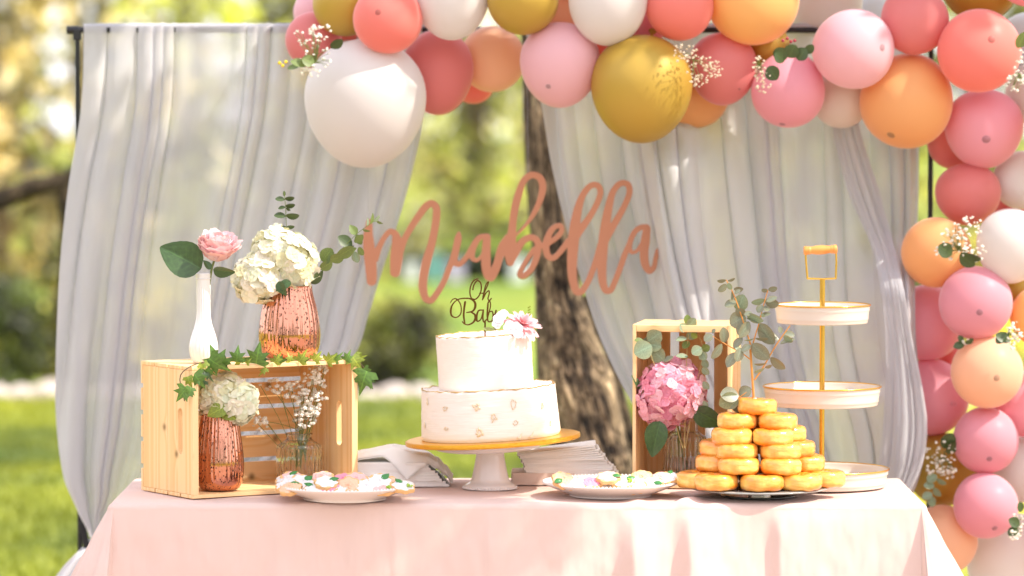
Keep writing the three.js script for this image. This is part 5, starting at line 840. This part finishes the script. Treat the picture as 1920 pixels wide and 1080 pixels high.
for (const [x, y, h, ice, ld, lab, tx, tz, lime] of [
  [526, 899, 0.014, 'white', -0.5, 'white cookie with dark green leaf, topmost at the left end of the left plate', 0.1, 0.25],
  [520, 912, 0.008, 'white', 0.3, 'white cookie with green leaf overhanging the left rim of the left plate', 0.1, 0.15],
  [548, 899, 0.014, 'blush', null, 'blush cookie second from the left in the back row of the left plate', 0.25, -0.1],
  [566, 906, 0.010, 'white', -0.8, 'white cookie leaning in the left half of the left plate', 0.3, -0.2],
  [604, 897, 0.012, 'blush', null, 'blush cookie at the back of the left plate before the glass bottle', 0.15, 0.1],
  [612, 906, 0.018, 'white', -0.4, 'white cookie with a long dark leaf in the middle of the left plate', 0.18, -0.05],
  [644, 902, 0.016, 'pink', null, 'bright pink cookie in the middle of the left plate', 0.22, 0.05],
  [668, 901, 0.018, 'blush', null, 'peach pink cookie right of the bright pink one on the left plate', 0.25, -0.05],
  [592, 918, 0.004, 'white', -2.6, 'white cookie low at the front left of the left plate', 0.1, 0],
  [616, 917, 0.008, 'pink', null, 'rose pink cookie low at the front of the left plate', 0.2, 0.1],
  [636, 921, 0.005, 'white', -0.3, 'white cookie with a bright green leaf at the front of the left plate', 0.12, 0.05],
  [654, 913, 0.010, 'peach', null, 'peach cookie standing up in the middle of the left plate', 0.5, 0.1],
  [686, 918, 0.008, 'white', null, 'frilly white cookie at the front right of the left plate', 0.3, -0.1],
  [712, 905, 0.018, 'white', -0.9, 'white cookie heaped highest at the right of the left plate', 0.35, -0.1],
  [728, 908, 0.012, 'peach', null, 'cream peach cookie behind the green berries on the left plate', 0.3, -0.2, true],
  [718, 920, 0.004, 'blush', null, 'pale cookie with lime dots low at the right of the left plate', 0.12, -0.05, true],
  [755, 914, 0.008, 'white', -2.2, 'white cookie with green leaves at the right rim of the left plate', 0.1, -0.12, true],
  [545, 917, 0.004, 'peach', null, 'peach cookie low near the left rim of the left plate', 0.15, 0.15],
]) cookie(plA, x, y, h, ice, 0, ld, lab, tx, tz, lime);
for (const [x, y, h, ice, ld, lab, tx, tz, lime] of [
  [1056, 901, 0.016, 'peach', 2.4, 'orange peach cookie with a green leaf at the left end of the right plate', 0.3, -0.2],
  [1082, 909, 0.008, 'white', null, 'white cookie low in the left half of the right plate', 0.15, 0],
  [1108, 909, 0.009, 'pink', null, 'pink centred cookie low in the middle of the right plate', 0.1, 0],
  [1130, 911, 0.003, 'white', null, 'white cookie beneath the stacked blush one on the right plate', 0.1, 0],
  [1141, 899, 0.022, 'blush', 0.2, 'blush cookie stacked highest in the middle of the right plate', 0.12, 0.02],
  [1168, 905, 0.012, 'white', -0.4, 'white cookie with green dots right of the stacked blush one', 0.2, 0, true],
  [1190, 910, 0.006, 'white', null, 'frilly white cookie at the front of the right plate', 0.35, 0.05],
  [1204, 898, 0.014, 'peach', null, 'peach ringed cookie at the back of the right plate', 0.3, 0],
  [1222, 908, 0.006, 'white', 0.6, 'white cookie with a dark green leaf at the front right of the right plate', 0.15, 0.1],
  [1240, 899, 0.014, 'blush', null, 'blush cookie near the donuts on the right plate', 0.2, 0.15],
  [1262, 899, 0.014, 'white', -1.2, 'white cookie overhanging the right rim of the right plate beside the donuts', 0.1, 0.25],
]) cookie(plB, x, y, h, ice, 0, ld, lab, tx, tz, lime);

// ---------------------------------------------------------------- napkins
const linen = phys({ color: lin(0.95, 0.92, 0.87), roughness: 0.9, sheen: 0.2, bumpMap: weave, bumpScale: 0.0004 });
const blushLinen = phys({ color: lin(0.84, 0.66, 0.56), roughness: 0.9, bumpMap: weave, bumpScale: 0.0004 });
function foldedNapkin(label, group, mat, w, t0, d, wob) {   // a folded sheet: rounded fold at -x, open leaves at +x
  const g = sheet(40, 26, (u, v) => { const a = u * 2 * Math.PI; let x = Math.cos(a), y = Math.sin(a); const e = x < 0 ? 1 : 0.35; x = Math.sign(x) * Math.pow(Math.abs(x), 0.28) * w / 2; y = Math.sign(y) * Math.pow(Math.abs(y), e) * t0 / 2; const zz = (v - 0.5) * d; return V(x, y + wob * N3(x * 14, zz * 14, w * 50 + t0 * 999), zz); }, [1, 1]);
  const caps = new MB().add(g); for (const s of [-1, 1]) caps.add(new THREE.BoxGeometry(w * 0.975, t0 * 0.985, 0.0012).translate(0, 0, s * d / 2));
  const m = mesh('napkin', caps.geo(), mat); tag(m, label, 'napkin', group); return m;
}
for (let k = 0; k < 9; k++) {                          // left stack
  const p = P(752 - k * 4.2, 900, -0.43), m = foldedNapkin(k === 0 ? 'white folded napkin at the bottom of the stack left of the cake' : 'white folded napkin in the stack between crate and cake', 'white napkins stacked between crate and cake', linen, 0.225 - k * 0.003, 0.0064, 0.14, 0.0012);
  m.position.set(p.x, TOP + 0.005 + k * 0.0063, -0.43 + rr(-0.0016, 0.0016)); m.rotation.y = 0.05 + rr(-0.04, 0.04);
}
{
  const tl = [[-0.125, 0.006], [-0.09, 0.013], [-0.055, 0.018], [-0.026, 0.0215], [0.0, 0.018], [0.025, 0.0125], [0.055, 0.008], [0.08, -0.004], [0.1, -0.022], [0.118, -0.045]], topLine = (x) => { let i = 0; while (i < tl.length - 2 && x > tl[i + 1][0]) i++; const k = clamp((x - tl[i][0]) / (tl[i + 1][0] - tl[i][0]), 0, 1), e = k * k * (3 - 2 * k); return lerp(tl[i][1], tl[i + 1][1], e); };
  const t = thing('napkin', 'rumpled white napkin with a hanging corner on top of the left stack', 'napkin');
  const g = sheet(70, 50, (u, v) => {
    const x = lerp(-0.125, 0.118, u), z = lerp(-0.075, 0.075, v);
    const prof = topLine(x);
    const hang = Math.max(0, v - 0.8) / 0.2, tri = Math.max(0, 1 - Math.abs(x - 0.01) / 0.055);
    const rum = 0.006 * fbm(x * 16, z * 16, 2, 3) + 0.004 * Math.sin(z * 60 + x * 20 + 2 * N3(x * 9, z * 9));
    return V(x, prof + rum - hang * (0.010 + 0.042 * tri), z + hang * 0.006 * tri - hang * 0.018 * (1 - tri));
  }, [1, 1]);
  const lowerLeaf = g.clone().translate(0, -0.004, 0);
  mesh('cloth', mergeGeometries([clean(g), clean(lowerLeaf)]), linen, t); const p = P(756, 870, -0.43); t.position.set(p.x, TOP + 0.066, -0.425);
}
for (let k = 0; k < 4; k++) {                          // lower blush stack at the right
  const p = P(1028, 900, -0.47), m = foldedNapkin('blush folded napkin under the fanned white stack right of the cake stand', 'blush napkins under the fanned stack', blushLinen, 0.175, 0.0072, 0.13, 0.0004); m.position.set(p.x + rr(-0.001, 0.001), TOP + 0.005 + k * 0.0070, -0.47);
}
for (let k = 0; k < 15; k++) {                         // fanned stack
  const zc = -0.47, f = k / 14, a = P(lerp(984, 970, f), lerp(884, 854, f), zc + 0.06), b = P(lerp(1162, 1118, f), lerp(892, 835, f), zc + 0.06);
  const w = a.distanceTo(b), m = foldedNapkin(k === 14 ? 'topmost white napkin of the fanned stack right of the cake stand' : 'white napkin in the fanned stack right of the cake stand', 'white napkins fanned right of the cake stand', linen, w * rr(0.97, 1.01), 0.0042, 0.13, 0.0010);
  m.position.copy(a.add(b).multiplyScalar(0.5)); m.position.z = zc + rr(-0.0014, 0.0014); m.rotation.z = Math.atan2(b.y - P(lerp(984, 970, f), lerp(884, 854, f), zc + 0.06).y, w); m.rotation.y = rr(-0.035, 0.035);
}

// ---------------------------------------------------------------- donut tower
const DZ = -0.145, DX = P(1423, 920, DZ).x;
const steel = std({ color: lin(0.62, 0.6, 0.58), roughness: 0.25, metalness: 1 });
{
  const t = thing('turntable', 'low glass turntable on a steel foot under the donuts', 'turntable'); t.position.set(DX, TOP + 0.0015, DZ);
  mesh('base_disc', lathe([[0, 0], [0.086, 0], [0.0875, 0.0015], [0.0875, 0.004], [0.086, 0.005], [0, 0.005]], 72), phys({ color: lin(0.05, 0.055, 0.05), roughness: 0.15, clearcoat: 0.5 }), t);
  mesh('steel_hub', lathe([[0.028, 0.0052], [0.0285, 0.0056], [0.0285, 0.0178], [0.028, 0.0182], [0, 0.0182]], 48), steel, t);
  mesh('glass_plate', lathe([[0, 0.0184], [0.157, 0.0184], [0.1597, 0.020], [0.16, 0.0212], [0.1597, 0.0222], [0.157, 0.0236], [0, 0.0236]], 96), phys({ color: lin(0.35, 0.36, 0.34), roughness: 0.06, clearcoat: 0.6 }), t);
}
const glazeTex = texture(512, 256, (u, v) => { const n = tile(u, v, 6, 2, 3), band = Math.exp(-Math.pow((v - 0.5) / 0.10 + n * 0.8, 2)); const f = clamp(0.5 + tile(u, v, 22, 5, 2), 0, 1); return [0.96 - 0.04 * f + 0.03 * band, 0.64 + 0.20 * band + 0.16 * n - 0.08 * f, 0.20 + 0.30 * band + 0.16 * n - 0.08 * f]; }, true);
const glazeBump = grey(512, 256, (u, v) => clamp(0.5 + tile(u, v, 20, 8, 3) * 0.6 + Math.abs(tile(u, v, 8, 4, 2)) * 0.5, 0, 1), 1, 1);
const glaze = phys({ map: glazeTex, color: lin(0.92, 0.86, 0.80), roughness: 0.4, clearcoat: 1, clearcoatRoughness: 0.09, bumpMap: glazeBump, bumpScale: 0.0016 });
const donutGeo = (sd) => sheet(64, 28, (u, v) => { // a squat ring with a waist line; v = 0.5 lies on the outside
  const a = u * 6.2832, b = (v - 0.5) * 6.2832, R = 0.0295 * (1 + 0.05 * N3(Math.cos(a) + sd, Math.sin(a), 2)), r0 = 0.0192 + 0.0022 * N3(Math.cos(a) * 2 + sd, Math.sin(a) * 2, 5), c = Math.cos(b), s = Math.sin(b);
  const waist = 0.0007 * Math.exp(-Math.pow(s / 0.16, 2)) * (c > 0 ? 1 : 0), q = r0 * Math.pow(Math.pow(Math.abs(c), 3.2) + Math.pow(Math.abs(s), 3.2), -1 / 3.2) - waist + 0.0009 * fbm(Math.cos(a) * 5 + sd, Math.sin(a) * 5, b, 3);
  return V(Math.cos(a) * (R + q * c), q * s * 0.97, Math.sin(a) * (R + q * c)); }, [1, 1]);
const DG = [1, 4, 7, 11].map(donutGeo);
const GLZ = [[1, 1, 1], [1.02, 1.05, 1.12], [0.97, 0.93, 0.85], [1, 0.97, 0.95], [0.95, 0.88, 0.8]].map((k) => { const m = glaze.clone(); m.color.setRGB(0.97 * k[0], 0.94 * k[1], 0.84 * k[2]); return m; });
const Lh = [0.0188, 0.0542, 0.0868, 0.1192, 0.1516, 0.1846].map((v) => v + TOP + 0.0015 + 0.0236);
const ORD = ['bottom', 'second', 'third', 'fourth', 'fifth', 'top'];
const DON = [ // layer, zoom x, depth offset from the middle, label
  [0, 170 + 85, 0.035, 'far left donut of the bottom layer beside the cookie plate'], [0, 426, 0.095, 'front left donut of the bottom layer'], [0, 871, 0.112, 'front middle donut of the bottom layer above the steel foot'], [0, 1240, 0.085, 'front right donut of the bottom layer'], [0, 1470, 0.005, 'far right donut of the bottom layer before the tray'], [0, 430, -0.09, 'rear left donut of the bottom layer'], [0, 838, -0.11, 'rear middle donut of the bottom layer'], [0, 1220, -0.085, 'rear right donut of the bottom layer'],
  [1, 425, 0.01, 'left donut of the second layer from below'], [1, 644, 0.085, 'front left donut of the second layer with a crack'], [1, 1053, 0.085, 'front right donut of the second layer'], [1, 1275, 0.0, 'right donut of the second layer'], [1, 640, -0.075, 'rear left donut of the second layer'], [1, 1050, -0.075, 'rear right donut of the second layer'],
  [2, 455, -0.005, 'left donut of the third layer'], [2, 627, 0.07, 'front left donut of the third layer'], [2, 1050, 0.07, 'front right donut of the third layer'], [2, 1185, 0.0, 'right donut of the third layer'], [2, 800, -0.075, 'rear donut of the third layer'],
  [3, 575, 0.058, 'front left donut of the fourth layer'], [3, 975, 0.062, 'front right donut of the fourth layer'], [3, 1095, -0.02, 'right donut of the fourth layer'], [3, 700, -0.055, 'rear donut of the fourth layer'],
  [4, 628, 0.02, 'left donut of the fifth layer under the top one'], [4, 1022, 0.03, 'right donut of the fifth layer under the top one'], [4, 838, -0.06, 'rear donut of the fifth layer'],
  [5, 820, 0.01, 'single topmost donut of the tower'],
];
DON.forEach(([l, zx, dz, label], i) => {
  const z = DZ + dz, p = P(1260 + zx / 5.144, 850, z), m = mesh('donut', DG[i % 4], GLZ[(i * 7) % 5]); tag(m, 'golden glazed ' + label, 'donut', 'glazed donuts piled in a tower');
  const sz = [1.03, 0.98, 0.97, 0.97, 0.93, 0.94][l]; m.position.set(p.x, Lh[l], z); m.rotation.set(rr(-0.035, 0.035), rr(0, 6.28), rr(-0.05, 0.05)); m.scale.set(sz, 0.985, sz);
});
// eucalyptus branch standing in the tower
{
  const z = DZ + 0.005, t = thing('eucalyptus_branch', 'dusky eucalyptus branch on an orange stem rising out of the donut tower', 'foliage'); const o = P(1413, 760, z); t.position.copy(o);
  const bk = std({ color: lin(0.62, 0.26, 0.05), roughness: 0.5 }), q = (x, y, dz = 0) => P(x, y, z + dz).sub(o), px = (X, Y) => [1320 + X / 3.855, 500 + Y / 3.857], S = (arr, r0, r1) => mesh('stem', tube(arr.map(([X, Y, dz]) => q(...px(X, Y), dz ?? 0)), r0, 24, 7, r1), bk, t);
  mesh('stem', tube([q(1420, 900), q(1416, 830), q(1413, 745), q(1410, 700), q(1407, 655)], 0.0033, 30, 8, 0.0026), bk, t);
  S([[345, 600], [330, 540], [310, 480], [262, 330], [210, 190], [160, 95]], 0.002, 0.0012);
  S([[340, 610], [370, 500], [400, 400], [430, 280], [462, 170]], 0.0018, 0.0011); S([[365, 820], [420, 740], [520, 570], [622, 425]], 0.002, 0.0014);
  S([[345, 680], [280, 630], [140, 552], [40, 488]], 0.0016, 0.001); S([[350, 885], [290, 920], [170, 1018]], 0.0013, 0.0008);
  mesh('tape_band', new THREE.CylinderGeometry(0.0045, 0.0045, 0.005, 14).translate(q(1415, 748).x, q(1415, 748).y, 0), std({ color: lin(0.85, 0.82, 0.78), roughness: 0.5 }), t);
  const LV = [[160, 100, 95, 95, .7, .7], [170, 105, 220, 78, .6, .7], [165, 130, 100, 175, .8, .4], [170, 120, 205, 160, .9, .5], [205, 175, 185, 240, .6, .7], [215, 165, 280, 150, .8, .5], [220, 195, 265, 170, .8, .6], [235, 250, 158, 298, .8, .5], [245, 320, 290, 205, 1.0, .2], [300, 360, 190, 420, 1.15, .15], [300, 350, 235, 300, 1, .5], [310, 400, 250, 495, .9, .3], [330, 400, 245, 500, .7, .3], [305, 345, 430, 370, .7, .6], [310, 370, 400, 420, .5, .8], [345, 330, 290, 350, .8, .5],
    [462, 175, 415, 165, .8, .4], [465, 170, 525, 145, .8, .4], [440, 240, 342, 260, .7, .6], [440, 250, 540, 260, .9, .4], [450, 250, 530, 225, .7, .6], [425, 280, 385, 330, 1, .3], [430, 290, 470, 320, 1, .3], [415, 340, 440, 360, 1, .5], [400, 360, 480, 355, .6, .7], [400, 415, 520, 540, .8, .5], [385, 440, 540, 545, .4, .8], [370, 520, 465, 520, .5, .8], [365, 520, 290, 520, .4, .9],
    [345, 560, 475, 660, .75, .3], [360, 570, 440, 640, .8, .5], [560, 480, 540, 435, .9, .4], [580, 480, 655, 500, .8, .4], [575, 500, 640, 545, .8, .6], [550, 555, 660, 530, .5, .8], [480, 660, 585, 740, .65, .5], [455, 700, 365, 690, .4, .8], [440, 730, 490, 710, .8, .7], [440, 735, 362, 755, .5, .7],
    [60, 490, 5, 540, 1, .4], [60, 480, 80, 450, .9, .4], [150, 550, 130, 440, .75, .3], [130, 560, 50, 660, .6, .4], [280, 625, 222, 590, .8, .6], [265, 590, 225, 680, .85, .3], [230, 620, 175, 730, .7, .4], [270, 610, 340, 570, .8, .5], [275, 510, 225, 595, .7, .5],
    [240, 930, 110, 1000, 1.0, .3], [250, 930, 120, 940, 1.0, .4], [255, 930, 340, 880, 1.0, .2], [240, 950, 180, 1030, 1, .5], [200, 990, 240, 1060, .8, .5]];
  LV.forEach(([x0, y0, x1, y1, w, roll], i) => { const a = px(x0, y0), b = px(x1, y1); leafAt(t, roundLeaf, EUC[i % 5 === 3 ? 'sage' : 'dusk'], a[0], a[1], b[0], b[1], z + rr(-0.015, 0.02), w, roll * 1.2 * (i % 2 ? 1 : -1), rr(0, 0.3)); });
}

// ---------------------------------------------------------------- three tier tray stand
{
  const z = -0.372, x0 = P(1541, 800, z).x, t = thing('tiered_tray', 'three tier cream metal tray with gold rims and wooden handle', 'tray stand'); t.position.set(x0, TOP + 0.0015, z);
  const enamel = phys({ color: lin(0.70, 0.63, 0.55), roughness: 0.35, clearcoat: 0.3 });
  const yOf = (py) => P(1541, py, z).y - t.position.y;
  const tray = (r, yr, h) => {
    mesh('tray', lathe([[0, yr - h], [r * 0.93, yr - h], [r * 0.945, yr - h + 0.002], [r * 0.95, yr - h * 0.80], [r * 0.965, yr - h * 0.77], [r * 0.96, yr - h * 0.70], [r * 0.975, yr - h * 0.30], [r * 0.99, yr - h * 0.26], [r * 0.982, yr - h * 0.19], [r * 0.99, yr - 0.002], [r, yr], [r * 0.985, yr + 0.001], [r * 0.97, yr - 0.003], [r * 0.93, yr - h + 0.004], [0, yr - h + 0.004]], 110), enamel, t);
    mesh('gold_rim', new THREE.TorusGeometry(r * 0.997, 0.0021, 10, 110).rotateX(Math.PI / 2).translate(0, yr + 0.001, 0), goldMetal, t);
    return yr - h + 0.004;
  };
  const f3 = tray(0.158, yOf(879), 0.040), f2 = tray(0.1382, yOf(725), 0.043), f1 = tray(0.1125, yOf(572), 0.042);
  mesh('pole', new THREE.CylinderGeometry(0.0062, 0.0062, yOf(524) - 0.002, 24).translate(0, (yOf(524) + 0.002) / 2, 0), goldMetal, t);
  for (let i = 0; i < 4; i++) mesh('foot', new THREE.CylinderGeometry(0.007, 0.009, 0.010, 16).translate(Math.cos(i * 1.571 + 0.2) * 0.135, 0.005, Math.sin(i * 1.571 + 0.2) * 0.135), enamel, t);
  const lo = yOf(523), q = (x, y) => V((x - 1541) * M(z), yOf(y), 0);
  const path = new THREE.CurvePath(); const pts = [q(1509, 472), q(1510, 490), q(1513, 522), q(1541, 523), q(1566, 522), q(1567, 490), q(1566, 470)];
  const fr = new MB(); for (let i = 0; i < pts.length - 1; i++) { fr.add(new THREE.CylinderGeometry(0.0024, 0.0024, pts[i].distanceTo(pts[i + 1]), 10), mat4(pts[i].clone().add(pts[i + 1]).multiplyScalar(0.5), qTo(pts[i + 1].clone().sub(pts[i])))); fr.add(new THREE.SphereGeometry(0.0024, 10, 8), mat4(pts[i + 1])); }
  fr.build('handle_frame', goldMetal, t);
  const a = q(1505, 470), b = q(1569, 467), L = a.distanceTo(b);
  const hw = [[0, 0], [0.0085, 0.0008], [0.0105, 0.003], [0.0105, 0.009], [0.0088, 0.011], [0.0108, 0.0135], [0.0088, 0.016], [0.0085, 0.019], [0.0105, L * 0.38], [0.0112, L * 0.5], [0.0105, L * 0.62], [0.0085, L - 0.019], [0.0088, L - 0.016], [0.0108, L - 0.0135], [0.0088, L - 0.011], [0.0105, L - 0.009], [0.0105, L - 0.003], [0.0085, L - 0.0008], [0, L]];
  const hm = mesh('wooden_grip', lathe(hw, 40), std({ map: WOODS[2].map, color: lin(0.95, 0.55, 0.27), roughness: 0.4 }), t); hm.position.copy(a); hm.quaternion.copy(qTo(b.clone().sub(a)));
  t.updateMatrixWorld(true);
  // small cream treats on the trays
  const cream = phys({ color: lin(0.86, 0.72, 0.46), roughness: 0.6 });
  const clusterGeo = (s) => { const m = new MB(); for (let i = 0; i < 9; i++) m.add(warp(new THREE.IcosahedronGeometry(0.006, 2), (v) => v.multiplyScalar(1 + 0.35 * N3(v.x * 300 + i, v.y * 300, s))), mat4(V(0.009 * Math.cos(i * 2.4) * Math.sqrt(i / 9), 0.004 + 0.010 * (1 - i / 9), 0.009 * Math.sin(i * 2.4) * Math.sqrt(i / 9)))); return m.geo(); };
  const CG = [clusterGeo(1), clusterGeo(5)];
  [[f2, -38, -0.055, 'left most cream popcorn sweet on the middle tray'], [f2, 12, -0.07, 'cream popcorn sweet right beside the pole on the middle tray'], [f2, 38, -0.06, 'cream popcorn sweet third from the left on the middle tray'], [f2, 58, -0.055, 'cream popcorn sweet at the right of the middle tray'], [f3, 10, -0.03, 'cream popcorn sweet beside the pole on the bottom tray'], [f3, 44, 0.0, 'largest cream popcorn sweet heap on the bottom tray'], [f3, 78, -0.02, 'cream popcorn sweet right of the large heap on the bottom tray'], [f3, 96, -0.01, 'cream popcorn sweet nearest the right rim of the bottom tray'], [f3, 58, 0.01, 'small cream popcorn sweet touching the large heap on the bottom tray']].forEach(([y, dx, dz, label], i) => { const m = mesh('popcorn_sweet', CG[i % 2], cream); tag(m, label, 'sweet', 'cream sweets on the trays'); m.position.set(x0 + dx * M(z), t.position.y + y + 0.0005, z + dz); m.rotation.y = i * 1.3; m.scale.setScalar(i === 5 ? 1.5 : 1.05); });
}
renderer.render(scene, camera);
